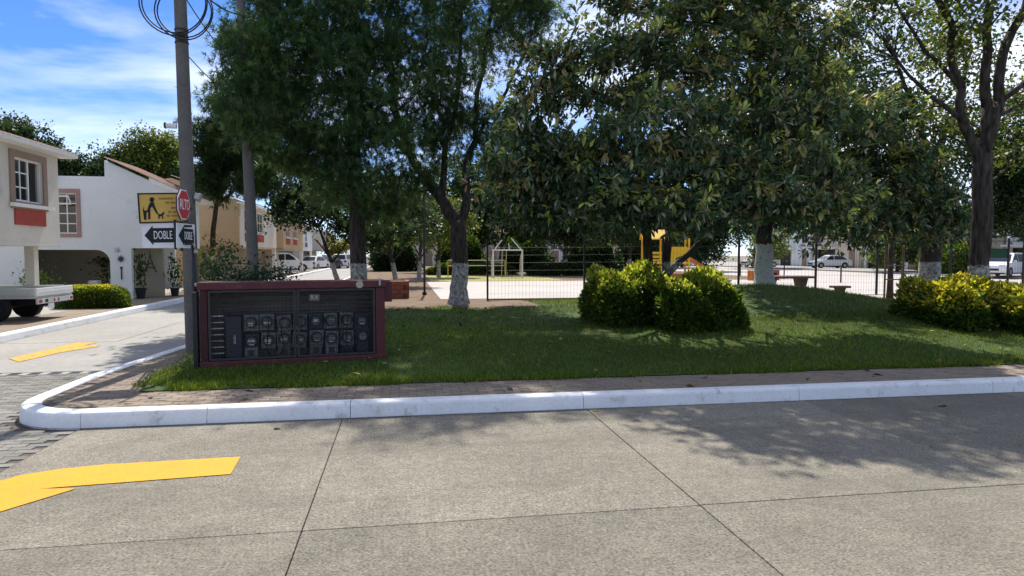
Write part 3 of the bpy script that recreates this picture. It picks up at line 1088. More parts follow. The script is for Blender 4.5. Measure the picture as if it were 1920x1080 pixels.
# octagon stop sign, turned aside
so = empty('stop_sign', (-2.865, 9.50, 2.395), R(86), 'red octagonal stop sign reading ALTO, turned towards the front road', 'sign')
OC = lambda r: [(r * math.cos(R(22.5 + 45 * i)), r * math.sin(R(22.5 + 45 * i))) for i in range(8)]
MB().poly([OC(.215)], XZ, 0, .010).build('border', 'sign_white', so)
MB().poly([OC(.195)], XZ, -.006, -.001).build('panel', 'sign_red', so)
text_mesh('lettering', 'ALTO', .20, 'sign_white', so, (0, -.010, -.005), width=.33)
MB().poly([OC(.225)], XZ, .012, .022).build('back_plate', 'black_metal', so)

# ================================================================ meter cabinet
CW, CH, CD = 2.45, 1.16, .42
cab = empty('meter_cabinet', (-1.47, 9.62, .2), R(9), 'low maroon cabinet of electricity meters behind a wire grille on the lawn', 'meter cabinet')
x0, x1 = -CW / 2, CW / 2
MB().box((x0 - .03, -.03, CH - .10), (x1 + .03, CD + .03, CH)).build('roof', 'maroon', cab, bevel=.012)
MB().box((x1 - .13, .0, 0.0), (x1, CD, CH - .10)).build('side_wall', 'maroon', cab, bevel=.01)
MB().box((x0, .0, 0.0), (x0 + .09, CD, CH - .10)).build('side_wall', 'maroon_shaded', cab, bevel=.01)
MB().box((x0 - .02, -.01, -.12), (x1 + .02, CD + .02, .09)).build('plinth', 'maroon', cab, bevel=.012)
MB().box((x0 + .09, CD - .05, .09), (x1 - .13, CD, CH - .10)).build('back_wall', 'cabinet_back', cab)
# side board on legs at the right end
MB().box((x1 + .0, .10, CH - .32), (x1 + .12, .34, CH - .02)).build('end_box', 'maroon', cab, bevel=.01)
MB().tube([(x1 - .36, -.036, CH - .055), (x1 - .36, -.041, CH - .055)], .052, 18).build('round_patch', 'plaster_beige', cab)
MB().box((x1 - .09, -.05, CH - .07), (x1 - .065, -.03, CH + .035)).build('hasp', 'galvanised', cab)
# horizontal conduits and rails behind the grille
for zz in (.70, .745, .80, .86, .93, .99):
    yy = CD - .09
    MB().tube([(x0 + .25, yy, zz + random.uniform(-.006, .006)), (x1 - .16, yy, zz)], random.choice((.010, .014)), 6).build('conduit', random.choice(('cabinet_back', 'meter_grey')), cab, smooth=True)
# meters on square sockets
m0 = None
for r_ in range(2):
    for c_ in range(8):
        mx_ = x0 + .62 + c_ * .218
        mz = .57 - r_ * .245
        mx_ += random.uniform(-.012, .012)
        mz += random.uniform(-.014, .014)
        mt = empty('meter', (mx_, .20 + random.uniform(-.02, .03), mz), random.uniform(-.08, .08), parent=cab)
        mt.rotation_euler.y = random.gauss(0, .05)
        MB().box((-.098, .02, -.112), (.098, .13, .112)).build('socket', random.choice(('meter_grey', 'meter_grey', 'meter_dark')), mt, bevel=.008)
        MB().tube([(0, .02, .01), (0, -.045, .01)], [.080, .074], 20).build('ring', 'meter_dark', mt, smooth=False)
        MB().tube([(0, -.045, .01), (0, -.075, .01)], [.066, .058], 20).build('glass', 'meter_glass', mt)
        dz = random.uniform(-.03, .02)
        dw_ = random.uniform(.025, .05)
        if (r_, c_) not in ((0, 3), (0, 6), (1, 4)):
            MB().box((-dw_, -.081, .005 + dz), (dw_, -.076, .03 + dz + random.uniform(0, .02))).build('dial', random.choice(('dial_white', 'dial_white', 'meter_grey')), mt)
        if random.random() < .6:
            MB().box((-.03, -.079, -.035), (.03, -.075, -.022)).build('name_plate', 'dial_white', mt)
for k in range(9):
    xa = x0 + .56 + random.random() * 1.6
    MB().tube([(xa, .13, .66), (xa + random.uniform(-.04, .04), .10, .45), (xa + random.uniform(-.08, .08), .12, .25), (xa + random.uniform(-.05, .05), .16, .12)], .007, 5).build('cable', 'wire', cab, smooth=True)
# breaker boxes under the meters
for c_ in range(8):
    mx_ = x0 + .62 + c_ * .218
    if c_ in (1, 3): continue
    bb = MB().box((mx_ - .085, .20, .10), (mx_ + .085, .32, .235 if c_ != 6 else .21)).build('breaker_box', random.choice(('meter_grey', 'cabinet_back', 'meter_dark')), cab, bevel=.006)
    MB().box((mx_ - .04, .192, .12), (mx_ + .035, .201, .20)).build('breaker_cover', 'meter_dark', bb)
# main switch box at the left end
sb = MB().box((x0 + .30, .16, .10), (x0 + .50, .34, .68)).build('switch_box', 'meter_dark', cab, bevel=.008)
MB().box((x0 + .40, .145, .3), (x0 + .425, .16, .42)).build('switch_handle', 'galvanised', sb)
# grille doors
for (a, b) in ((x0 + .10, x0 + 1.22), (x0 + 1.235, x1 - .14)):
    dd = empty('grille_door', (0, 0, 0), 0, parent=cab)
    MB().poly([rect(a, .10, b, CH - .11), rect(a + .03, .13, b - .03, CH - .14)], XZ, .0, .03).build('door_frame', 'dark_steel', dd)
    mb = MB()
    z = .16
    while z < CH - .15:
        mb.tube([(a + .03, .012, z), (b - .03, .012, z)], .0028, 4, cap=False)
        z += .052
    x = a + .06
    while x < b - .04:
        mb.tube([(x, .018, .13), (x, .018, CH - .14)], .0028, 4, cap=False)
        x += .052
    tag(mb.build('wire_grille', 'dark_steel', dd, fix=False), kind='stuff')
# left end: open frame with shelves of bars
mb = MB()
for k in range(7):
    tagz = .18 + k * .085
    MB().box((x0 + .10, .10, tagz), (x0 + .28, .125, tagz + .014)).build('bar', 'galvanised', cab)
MB().box((x0 + 1.19, -.012, .55), (x0 + 1.265, .0, .75)).build('lock_plate', 'black_metal', cab)
text_mesh('marking', 'K4', .085, 'dial_white', cab, (x0 + 1.47, .02 - .012, .93), depth=.0015)
text_plate = MB().box((x0 + 1.40, .01, .885), (x0 + 1.54, .016, .975)).build('marking_plate', 'cabinet_back', cab)
# end pillar next to the sign post, coloured black for its dark shade
MB().box((x0 - .085, -.02, -.1), (x0 - .032, .20, CH - .13)).build('shaded_end_post', 'black_metal', cab)

# ================================================================ houses on the left street
def tile_roof(name, a, b, c, d, parent, m='roof_tile', rows=None, amp=.035, pitch=.22):
    """corrugated clay roof over the quad a(eave start) b(eave end) c(ridge end) d(ridge start)"""
    a, b, c, d = map(Vector, (a, b, c, d))
    n = max(4, int((b - a).length / pitch))
    per = 4
    v, f = [], []
    up = (b - a).cross(d - a).normalized()
    if up.z < 0: up = -up
    rows = rows or max(3, int((d - a).length / .38))
    for j in range(rows + 1):
        for lip in ((0,) if j in (0, rows) else (0, 1)):
            t = j / rows
            p, q = a.lerp(d, t), b.lerp(c, t)
            for i in range(n * per + 1):
                s = i / (n * per)
                h = amp * abs(math.sin(math.pi * i / per)) + (.0 if lip else .02) * (j > 0) + (0 if j else 0)
                v.append(p.lerp(q, s) + up * (h + (.025 if lip else 0)))
    k = n * per + 1
    nr = len(v) // k
    for j in range(nr - 1):
        for i in range(k - 1):
            f.append((j * k + i, j * k + i + 1, (j + 1) * k + i + 1, (j + 1) * k + i))
    return MB().add(v, f).build(name, m, parent, fix=False)


def window(parent, plane, a0, b0, a1, b1, d, sgn, cols=2, rows=2, frame='trim_white', pane='glass_dark', t=.05, bar=.03, backing=True):
    """framed window set in an opening; d is the plane of the wall's outer face, sgn points outwards"""
    w_ = MB().poly([rect(a0, b0, a1, b1), rect(a0 + t, b0 + t, a1 - t, b1 - t)], plane, d - sgn * .09, d - sgn * .03).build('window', frame, parent)
    for i in range(1, cols):
        x = a0 + (a1 - a0) * i / cols
        MB().poly([rect(x - bar / 2, b0 + t, x + bar / 2, b1 - t)], plane, d - sgn * .078, d - sgn * .042).build('mullion', frame, w_)
    for j in range(1, rows):
        z = b0 + (b1 - b0) * j / rows
        MB().poly([rect(a0 + t, z - bar / 2, a1 - t, z + bar / 2)], plane, d - sgn * .075, d - sgn * .045).build('glazing_bar', frame, w_)
    MB().poly([rect(a0 + t, b0 + t, a1 - t, b1 - t)], plane, d - sgn * .066, d - sgn * .060).build('pane', pane, w_)
    return w_


# ---- cream house with overhanging upper storey
h1 = empty('cream_house', (0, 0, 0), 0, 'cream house whose overhanging upper storey has an open window above a red panel', 'house')
FX = -8.9
MB().poly([rect(9.0, 2.02, 19.3, 4.35), rect(17.26, 2.97, 18.51, 4.0)[::-1], rect(12.5, 2.97, 13.75, 4.0)[::-1]], YZ, FX - .16, FX).build('front_wall', 'plaster_cream', h1)
MB().poly([[(FX - .16, 2.02), (FX - .16, 4.35), (-12.4, 5.4), (-16, 4.4), (-16, 2.02)]], XZ, 19.14, 19.296).build('gable_wall', 'plaster_cream', h1)
MB().box((-16, 9.0, 1.93), (FX + .004, 19.30, 2.018)).build('floor_slab', 'plaster_cream', h1)
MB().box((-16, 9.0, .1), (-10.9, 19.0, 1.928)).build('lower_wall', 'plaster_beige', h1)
MB().box((-9.55, 18.86, .1), (-9.33, 19.08, 1.928)).build('pillar', 'plaster_cream', h1)
MB().box((-9.55, 14.0, .1), (-9.33, 14.22, 1.928)).build('pillar', 'plaster_cream', h1)
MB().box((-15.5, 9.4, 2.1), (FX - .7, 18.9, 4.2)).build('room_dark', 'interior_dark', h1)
ro = tile_roof('roof', (FX + .30, 8.9, 4.36), (FX + .30, 19.75, 4.36), (-12.5, 19.75, 5.55), (-12.5, 8.9, 5.55), h1)
MB().box((FX - .10, 8.9, 4.27), (FX + .26, 19.70, 4.352)).build('eave_board', 'trim_white', ro)
MB().box((FX + .26, 8.9, 4.29), (FX + .30, 19.74, 4.40)).build('fascia', 'trim_white', ro)
MB().poly([[(FX + .26, 4.28), (FX + .26, 4.385), (-12.5, 5.54), (-12.5, 5.40)]], XZ, 19.70, 19.748).build('verge_board', 'trim_white', ro)
w1 = window(h1, YZ, 17.26, 2.97, 17.95, 4.0, FX, 1, 2, 3)
MB().poly([rect(17.95, 2.97, 18.51, 4.0), rect(17.99, 3.01, 18.47, 3.96)], YZ, FX - .10, FX - .05).build('open_frame', 'trim_white', h1)
cu = MB()
for i in range(7):
    yy = 18.0 + i * .035
    cu.box((FX - .24 - .02 * (i % 2), yy, 3.02), (FX - .20 - .02 * (i % 2), yy + .036, 3.95))
tag(cu.build('curtain', 'curtain', h1, fix=False), 'pale curtain pulled aside in the open window')
MB().poly([rect(17.08, 2.80, 18.69, 4.16), rect(17.26, 2.97, 18.51, 4.0)], YZ, FX - .002, FX + .035).build('window_surround', 'trim_brown', h1)
MB().box((FX + .036, 17.0, 2.84), (FX + .13, 18.82, 2.92)).build('sill', 'trim_white', h1)
tag(MB().box((FX - .004, 17.22, 2.42), (FX + .04, 18.56, 2.796)).build('panel', 'panel_red', h1, bevel=.01), 'faded red panel under the window')
window(h1, YZ, 12.5, 2.97, 13.75, 4.0, FX, 1, 2, 3)
MB().poly([rect(15.2, .15, 16.1, 1.75)], YZ, -10.9 + .001, -10.86).build('door', 'trim_brown', h1)

# ---- white house with the arched porch
h2 = empty('white_house', (0, 0, 0), 0, 'white house with an arched porch, stepped parapet and metal ornaments on its wall', 'house')
GY = 25.0
arch = [(-12.35, .1), (-12.35, 1.87), (-10.42, 1.87)] + [(-10.42 + .44 * math.sin(t), 1.43 + .44 * math.cos(t)) for t in [math.pi / 2 * i / 8 for i in range(1, 9)]] + [(-9.98, .1)]
outer = [(-16, .1)] + arch + [(-9.3, .1), (-9.3, 1.93), (-7.72, 1.93), (-7.72, 3.84), (-10.07, 4.94), (-10.07, 4.38), (-16, 4.38)]
MB().poly([outer, rect(-11.62, 2.42, -10.98, 3.80)], XZ, GY, GY + .2).build('gable_wall', 'plaster_white', h2)
MB().poly([rect(25.2, 1.93, 27.2, 3.8), rect(25.6, 2.6, 26.7, 3.5)], YZ, -7.9, -7.722).build('front_wall', 'plaster_white', h2)
window(h2, YZ, 25.6, 2.6, 26.7, 3.5, -7.72, 1, 2, 2)
MB().box((-16, 27.2, 1.93), (-7.722, 27.38, 3.83)).build('inner_wall', 'plaster_white', h2)
MB().box((-15.9, 25.21, 1.94), (-7.92, 27.19, 2.0)).build('floor_slab', 'plaster_white', h2)
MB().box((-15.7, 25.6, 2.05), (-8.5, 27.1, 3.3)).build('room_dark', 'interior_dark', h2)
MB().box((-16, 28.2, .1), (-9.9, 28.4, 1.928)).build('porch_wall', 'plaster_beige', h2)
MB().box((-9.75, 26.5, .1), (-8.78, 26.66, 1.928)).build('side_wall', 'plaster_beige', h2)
MB().box((-16, 33.3, .1), (-10.5, 33.5, 4.2)).build('rear_wall', 'plaster_white', h2)
MB().box((-16, 25.2, .1), (-15.8, 33.3, 4.38)).build('rear_side_wall', 'plaster_white', h2)
ro = tile_roof('roof', (-7.36, 24.8, 3.80), (-7.36, 27.6, 3.80), (-10.0, 27.6, 4.99), (-10.0, 24.8, 4.99), h2)
MB().box((-7.68, 24.9, 3.62), (-7.30, 27.6, 3.74)).build('eave_board', 'trim_white', ro)
MB().poly([[(-7.30, 3.66), (-7.30, 3.78), (-8.6, 4.37), (-8.6, 4.2)]], XZ, 24.84, 24.99).build('verge_board', 'trim_white', ro)
MB().box((-15.8, 25.2, 4.2), (-10.07, 33.3, 4.3)).build('flat_roof', 'street_concrete', h2)
w2 = window(h2, XZ, -11.62, 2.42, -10.98, 3.80, GY, -1, 2, 4, t=.04, bar=.035)
MB().poly([rect(-11.72, 2.30, -10.86, 3.94), rect(-11.62, 2.42, -10.98, 3.80)], XZ, GY - .04, GY + .002).build('window_surround', 'trim_pink', h2)
sa = MB().poly([rect(-11.6, 0, -11.0, .34), rect(-11.565, .035, -11.035, .305)], XZ, -.02, .02).build('open_sash', 'trim_white', h2)
sa.location = (0, GY - .06, 3.42)
sa.rotation_euler = (0, 0, 0)
sa.rotation_euler.x = R(38)
sa.location = (0, GY - .30, 3.40)
# porch interior
window(h2, XZ, -12.25, .45, -11.65, 1.62, 28.2, -1, 2, 2, t=.05)
dr2 = MB().poly([rect(-10.95, .15, -10.35, 1.7)], XZ, 28.14, 28.198).build('door', 'glass_dark', h2)
MB().poly([rect(-11.0, .15, -10.3, 1.75), rect(-10.95, .16, -10.35, 1.7)], XZ, 28.11, 28.139).build('door_frame', 'trim_white', dr2)


def ornament_sun(nm, lab, c, r, spikes, m='dark_steel'):
    o = empty(nm, c, 0, lab, 'ornament', 'metal ornaments on the white wall')
    MB().tube([(0, 0, 0), (0, -.02, 0)], r * .34, 16).build('disc', m, o)
    for i in range(spikes):
        a = 2 * math.pi * i / spikes
        q = r * (1 if i % 2 == 0 else .72)
        MB().tube([(r * .3 * math.cos(a), -.01, r * .3 * math.sin(a)), (q * math.cos(a), -.01, q * math.sin(a))], [r * .10, r * .015], 5).build('ray', m, o)
    return o


ornament_sun('sun_ornament', 'dark metal sun ornament with short rays on the white wall above the rod', (-9.63, GY - .03, 1.56), .15, 16)
ornament_sun('star_ornament', 'pale metal star ornament near the top of the white wall pillar', (-9.74, GY - .03, 1.86), .13, 10, 'galvanised')
o = empty('rod_ornament', (-9.62, GY - .03, .85), 0, 'slim dark rod ornament hanging below the metal sun on the white wall', 'ornament', 'metal ornaments on the white wall')
MB().tube([(0, 0, 0), (0, 0, .42)], .022, 8).build('rod', 'dark_steel', o)
MB().tube([(0, 0, .36), (0, 0, .40), (0, 0, .44)], [.02, .05, .02], 10).build('knob', 'dark_steel', o)
# tower ornament
o = empty('tower_ornament', (-9.2, 26.46, 1.05), 0, 'dark metal lattice tower ornament on the beige wall under the overhang', 'ornament', 'metal ornaments on the white wall')
for s in (-1, 1):
    MB().tube([(s * .21, 0, 0), (s * .12, 0, .2), (s * .05, 0, .42), (0, 0, .62)], [.022, .018, .014, .012], 6).build('tower_leg', 'dark_steel', o)
MB().tube([(0, 0, .60), (0, 0, .84)], [.018, .006], 6).build('spire', 'dark_steel', o)
for zz, hw in ((.16, .16), (.30, .10)):
    MB().box((-hw, -.012, zz), (hw, .012, zz + .028)).build('platform', 'dark_steel', o)
# satellite dish
o = empty('satellite_dish', (-11.75, 24.8, 4.30), R(20), 'small grey satellite dish on the edge of the white house beside the cream eave', 'satellite dish')
v, f = [], []
for j in range(5):
    for i in range(16):
        r_ = .26 * j / 4
        v.append((r_ * math.cos(2 * math.pi * i / 16), -.12 + .12 * (j / 4) ** 2 * -1, r_ * math.sin(2 * math.pi * i / 16) * .9))
for j in range(4):
    for i in range(16):
        f.append((j * 16 + i, j * 16 + (i + 1) % 16, (j + 1) * 16 + (i + 1) % 16, (j + 1) * 16 + i))
MB().add(v, f).build('dish', 'galvanised', o, smooth=True, fix=False)
MB().tube([(0, -.1, 0), (0, .1, -.1), (0, .1, -.2)], .018, 6).build('arm', 'dark_steel', o)


# potted plants and things in the porch
def pot_plant(nm, lab, loc, r, h, leaf_h, spread, cols, n=200, m='pot_black', grp=None, cat='potted plant', pot=True, size=.10):
    o = empty(nm, loc, 0, lab, cat, grp)
    if pot:
        MB().tube([(0, 0, 0), (0, 0, h * .9), (0, 0, h)], [r * .72, r * .98, r * 1.06], 16).build('pot', m, o)
    P = np.array([0, 0, h]) + rng.normal(0, 1, (n, 3)) * np.array([spread, spread, leaf_h * .33]) + np.array([0, 0, leaf_h * .5])
    d = unit(P - np.array([0, 0, h * .6]) + rng.normal(0, .3, (n, 3)) * .3)
    lv = leaves('foliage', P, d, size * rng.uniform(.7, 1.3, n), palette(n, cols, [1] * len(cols)), OVAL_LEAF, 'broad_leaf', o)
    tag(lv, kind='stuff')
    return o


DK = [(0.02, 0.05, 0.015), (0.04, 0.08, 0.02)]
LG = [(0.12, 0.19, 0.02), (0.17, 0.22, 0.03)]
pot_plant('potted_plant', 'tall dark plant in a black pot beside the white house pillar', (-9.15, 25.35, .15), .17, .38, 1.1, .09, DK, 240, grp='pots by the white house')
pot_plant('potted_plant', 'dark bushy plant in a low black pot at the end of the tower ornament wall', (-8.45, 26.7, .15), .16, .30, .95, .11, DK, 220, grp='pots by the white house')
pot_plant('potted_plant', 'broad dark plant in front of the porch door of the white house', (-10.75, 27.2, .15), .24, .3, .7, .32, DK, 320, grp='pots by the white house')
pot_plant('hanging_plant', 'dark fern basket hanging beside the porch door under the arch', (-10.12, 27.9, 1.28), .12, .1, .22, .2, DK, 220, cat='hanging plant', grp='hanging plants in the porch')
pot_plant('hanging_plant', 'dark fern basket hanging between porch window and door', (-11.35, 27.9, 1.2), .12, .1, .22, .22, DK, 220, cat='hanging plant', grp='hanging plants in the porch')
pot_plant('round_shrub', 'rounded yellow-green shrub between the truck bed and the porch', (-11.85, 24.2, .15), .2, .0, .95, .26, LG, 700, cat='shrub', pot=False, size=.08)
o = empty('porch_table', (-10.28, 26.4, .15), 0, 'small white table standing in the arched porch', 'table')
MB().box((-.22, -.2, .62), (.22, .2, .66)).build('table_top', 'white_metal', o)
for a in (-1, 1):
    for b in (-1, 1):
        MB().box((a * .19 - .018, b * .17 - .018, 0), (a * .19 + .018, b * .17 + .018, .62)).build('leg', 'white_metal', o)
o = empty('white_bowl', (-11.0, 26.2, .15), 0, 'white rounded planter bowl standing in the porch', 'planter')
MB().tube([(0, 0, 0), (0, 0, .35), (0, 0, .52), (0, 0, .62)], [.12, .14, .22, .20], 16).build('bowl', 'white_metal', o, smooth=True)
low = MB().box((-13.0, 24.0, .1), (-11.05, 24.12, .72)).build('low_wall', 'plaster_white')
tag(low, 'low pale wall in front of the porch behind the truck', 'wall')


# ---- tan row houses
def row_house(nm, lab, y0, y1, x, wall_m, front_m, grp, zt=4.45, win=True):
    o = empty(nm, (0, 0, 0), 0, lab, 'house', grp)
    MB().poly([[(x, 2.1), (x, zt), (x - 3.2, zt + 1.1), (x - 7, zt + .4), (x - 7, .1), (x - 2.0, .1), (x - 2.0, 2.1)]], XZ, y0, y0 + .2).build('end_wall', wall_m, o)
    wy0, wy1 = y0 + 1.3, y0 + 2.9
    MB().poly([rect(y0 + .2, 2.1, y1, zt), rect(wy0, 2.95, wy1, 4.1), rect(wy0 + 3.2, 2.95, wy1 + 3.2, 4.1)], YZ, x - .2, x - .002).build('front_wall', front_m, o)
    for k in (0, 3.2):
        window(o, YZ, wy0 + k, 2.95, wy1 + k, 4.1, x, 1, 2, 2)
        MB().box((x - .006, wy0 + k, 2.4), (x + .04, wy1 + k, 2.82)).build('panel', 'panel_red', o)
        MB().box((x - .006, wy0 + k - .1, 2.83), (x + .10, wy1 + k + .1, 2.91)).build('sill', 'trim_white', o)
    MB().box((x - 6.9, y0 + .2, 2.0), (x - .01, y1, 2.095)).build('floor_slab', wall_m, o)
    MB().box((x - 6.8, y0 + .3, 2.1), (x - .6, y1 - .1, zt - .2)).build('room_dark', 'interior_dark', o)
    MB().box((x - 2.2, y0 + .2, .1), (x - 2.0, y1, 1.998)).build('lower_wall', 'plaster_beige', o)
    MB().box((x - .25, y1 - .3, .1), (x - .02, y1 - .05, 1.998)).build('pillar', 'trim_white', o)
    MB().box((x - .1, y0 + .25, zt - .75 + .0), (x + .06, y0 + .40, zt)).build('pilaster', 'trim_white', o)
    r_ = tile_roof('roof', (x + .35, y0 - .1, zt - .02), (x + .35, y1 + .1, zt - .02), (x - 3.2, y1 + .1, zt + 1.2), (x - 3.2, y0 - .1, zt + 1.2), o)
    MB().box((x - .05, y0 - .1, zt - .14), (x + .36, y1 + .1, zt - .05)).build('eave_board', 'trim_white', r_)
    MB().poly([rect(y0 + 3, .12, y0 + 4, 1.9)], YZ, x - 2.0 + .002, x - 1.97).build('door', 'trim_brown', o)
    return o


GRH = 'tan row houses along the left street'
row_house('tan_house', 'tan row house with a blank end wall and red panel beside the concrete pole', 36.2, 46.5, -8.3, 'plaster_tan', 'plaster_pale', GRH)
row_house('tan_house', 'tan row house beyond the leaning pole, partly behind tree leaves', 49.0, 58.5, -8.3, 'plaster_tan', 'plaster_tan', GRH)
row_house('pale_house', 'pale plastered row house behind the parked white cars', 66, 76, -9.8, 'plaster_white', 'plaster_white', GRH, zt=4.2)
row_house('pale_house', 'pale row house at the far end of the left street', 80, 92, -9.3, 'plaster_pale', 'plaster_pale', GRH, zt=4.4)


# ================================================================ vehicles
def wheel(parent, x, y, r, wd, side):
    wh = MB().tube([(x, y - side * wd / 2, r), (x, y - side * wd * .35, r), (x, y + side * wd * .35, r), (x, y + side * wd / 2, r)], [r * .9, r, r, r * .9], 20).build('tyre', 'rubber', parent)
    rm = MB().tube([(x, y + side * wd * .30, r), (x, y + side * (wd / 2 + .012), r)], [r * .64, r * .58], 16).build('rim', 'rim', wh)
    return wh


def car(nm, lab, loc, rz, paint, suv=False, grp=None, cat='car', rear_window='glass_dark'):
    """nose along +x, origin on the ground at the centre"""
    o = empty(nm, loc, rz, lab, cat, grp)
    Lg, W, H = (4.4, 1.80, 1.66) if suv else (4.3, 1.72, 1.45)
    r = .34 if suv else .31
    ax = 1.32
    low, belt = .24, .90 if not suv else 1.0
    def archp(cx):
        return [(cx + (r + .07) * math.cos(t), low + .06 + (r + .07) * math.sin(t)) for t in [math.pi * (1 - i / 8) for i in range(9)]]
    f = Lg / 2
    prof = [(-f, low + .15), (-f + .08, low)] + archp(-ax)[0:] + archp(ax) + [(f - .1, low), (f, low + .18), (f - .03, belt - .22), (f - .18, belt - .10), (1.0, belt + .02), (-f + .12, belt + .02), (-f + .02, belt - .1)]
    for i, p in enumerate(prof):
        if p[1] < low: prof[i] = (p[0], low)
    body = MB().poly([prof], lambda a, b, d: (a, d, b), -W / 2, W / 2).build('body', paint, o, bevel=.045)
    # cabin: tapered
    if suv:
        lo = [(1.05, belt), (.25, H - .05), (-.1, H), (-1.75, H - .04), (-2.10, belt)]
    else:
        lo = [(1.0, belt), (.25, H - .06), (-.1, H), (-1.1, H - .04), (-1.85, belt + .03)]
    def cabin(sh, ins, z0):
        v, k = [], len(lo)
        for s in (-1, 1):
            for (a, b) in lo:
                t = (b - belt) / (H - belt)
                v.append((a * sh, s * (W / 2 - .05 - .16 * t - ins), b + z0))
        fs = [tuple(range(k)), tuple(range(2 * k - 1, k - 1, -1))] + [(i, (i + 1) % k, k + (i + 1) % k, k + i) for i in range(k)]
        return v, fs
    v, fs = cabin(1, 0, 0)
    cb = MB().add(v, fs).build('cabin', paint, o, bevel=.03)
    # glass: side, front and rear panes laid just proud of the cabin
    def pane(pts2, side):
        vs = []
        for (a, b) in pts2:
            t = (b - belt) / (H - belt)
            vs.append((a, side * (W / 2 - .05 - .16 * t + .006), b))
        return MB().add(vs, [tuple(range(len(vs)))] if side < 0 else [tuple(reversed(range(len(vs))))]).build('side_window', 'glass_dark', o, fix=False)
    zt = H - .10
    a_f = lambda z: lo[0][0] + (lo[1][0] - lo[0][0]) * (z - belt) / (lo[1][1] - belt)
    a_r = lambda z: lo[-1][0] + (lo[-2][0] - lo[-1][0]) * (z - lo[-1][1]) / (lo[-2][1] - lo[-1][1])
    zb = belt + .05
    for s in (-1, 1):
        pane([(-.12, zb), (a_f(zb) - .12, zb), (a_f(zt) - .10, zt), (-.12, zt)], s)
        pane([(a_r(zb) + .16, zb), (-.18, zb), (-.18, zt), (a_r(zt) + .14, zt)], s)
        wheel(o, -ax, s * (W / 2 - .09), r, .2, s)
        wheel(o, ax, s * (W / 2 - .09), r, .2, s)
        MB().box((-f + .0, s * (W / 2 - .2) - .16, belt - .30), (-f + .06, s * (W / 2 - .2) + .16, belt - .08)).build('tail_light', 'lamp_red', o, bevel=.01)
        MB().box((f - .13, s * (W / 2 - .22) - .18, belt - .30), (f - .015, s * (W / 2 - .22) + .18, belt - .16)).build('headlight', 'lamp_clear', o, bevel=.01)
        MB().box((.72, s * (W / 2 + .06) - .07, belt + .02), (.86, s * (W / 2 + .06) + .07, belt + .15)).build('mirror', paint, o, bevel=.02)
        MB().box((-.25, s * (W / 2 - .0) - .008, belt - .12), (-.08, s * (W / 2) + .018, belt - .09)).build('door_handle', paint, o)
    def end_pane(p, q, nm_, inset=.12):
        (a0, b0), (a1, b1) = p, q
        t0, t1 = (b0 - belt) / (H - belt), (b1 - belt) / (H - belt)
        n = Vector((b1 - b0, 0, -(a1 - a0))).normalized() * .008
        if nm_ == 'windscreen' and n.x < 0 or nm_ != 'windscreen' and n.x > 0: n = -n
        P_ = [Vector((a0, 0, b0)).lerp(Vector((a1, 0, b1)), .08) + n, Vector((a0, 0, b0)).lerp(Vector((a1, 0, b1)), .9) + n]
        y0, y1 = W / 2 - .05 - .16 * t0 - inset, W / 2 - .05 - .16 * t1 - inset
        MB().add([(P_[0].x, -y0, P_[0].z), (P_[0].x, y0, P_[0].z), (P_[1].x, y1, P_[1].z), (P_[1].x, -y1, P_[1].z)], [(0, 1, 2, 3)]).build(nm_, 'glass_dark', o, fix=False)
    end_pane(lo[0], lo[1], 'windscreen')
    end_pane(lo[-1], lo[-2], 'rear_window')
    MB().box((f - .05, -.5, low + .20), (f + .008, .5, low + .34)).build('grille', 'ink_black', o)
    MB().box((-f - .012, -.24, low + .28), (-f + .03, .24, low + .40)).build('number_plate', 'sign_white', o)
    MB().box((-f + .02, -W / 2 + .06, low - .04), (f - .05, W / 2 - .06, low + .06)).build('underbody', 'ink_black', o)
    return o


CG = 'cars parked along the left street'
car('parked_car', 'white hatchback parked by the tan houses, its rear wheel showing past the rose bush', (-10.2, 61.6, .12), R(14), 'car_white', True, CG)
car('parked_car', 'small white car nosed in next to the dark blue car', (-9.2, 73.5, .02), R(75), 'car_white', False, CG)
car('parked_car', 'dark blue car between two white ones far up the left street', (-8.1, 77.5, .0), R(80), 'car_dark', False, CG)
car('parked_car', 'white tall car parked under the yellow-leaved tree up the left street', (-7.0, 82, .0), R(82), 'car_white', True, CG)
car('parked_car', 'white saloon car seen beside the thick trunk far up the street', (-6.2, 100, .0), R(60), 'car_white', False, CG)
CG2 = 'cars parked across the right street'
car('parked_car', 'white sport utility car with chrome wheels beside the green sign', (41.9, 40.9, .12), R(205), 'car_white', True, CG2)
car('parked_car', 'white saloon car parked before a garage beyond the stone table', (46.8, 67.5, .1), R(172), 'car_white', False, CG2)
car('parked_car', 'silver car in the shade of a carport beyond the white trunk', (42.5, 74.5, .1), R(180), 'car_silver', False, CG2)

# flatbed truck in the driveway of the cream house
tr = empty('flatbed_truck', (-8.45, 17.93, .13), 0, 'white flatbed truck backed to the pavement under the cream house', 'truck')
MB().box((-3.1, -.87, .56), (0, .87, .62)).build('bed_floor', 'truck_bed', tr)
for s in (-1, 1):
    q = MB().box((-3.1, s * .87 - .025, .62), (-.0, s * .87 + .025, .80)).build('side_board', 'truck_bed', tr, bevel=.006)
    MB().box((-3.08, s * .90 - .012, .655), (-.02, s * .90 + .012, .685)).build('side_rail', 'truck_bed', q)
    MB().box((-.42, s * .55 - .10, .0), (-.41, s * .55 + .10, .02)).build('mud_flap', 'rubber', tr)
tg = MB().box((-.0, -.86, .62), (.045, .86, .80)).build('tailgate', 'white_metal', tr, bevel=.006)
MB().box((.045, -.80, .69), (.055, .80, .705)).build('tailgate_rib', 'truck_bed', tg)
bmp = MB().box((.0, -.84, .43), (.05, .84, .555)).build('rear_bumper', 'truck_bed', tr, bevel=.008)
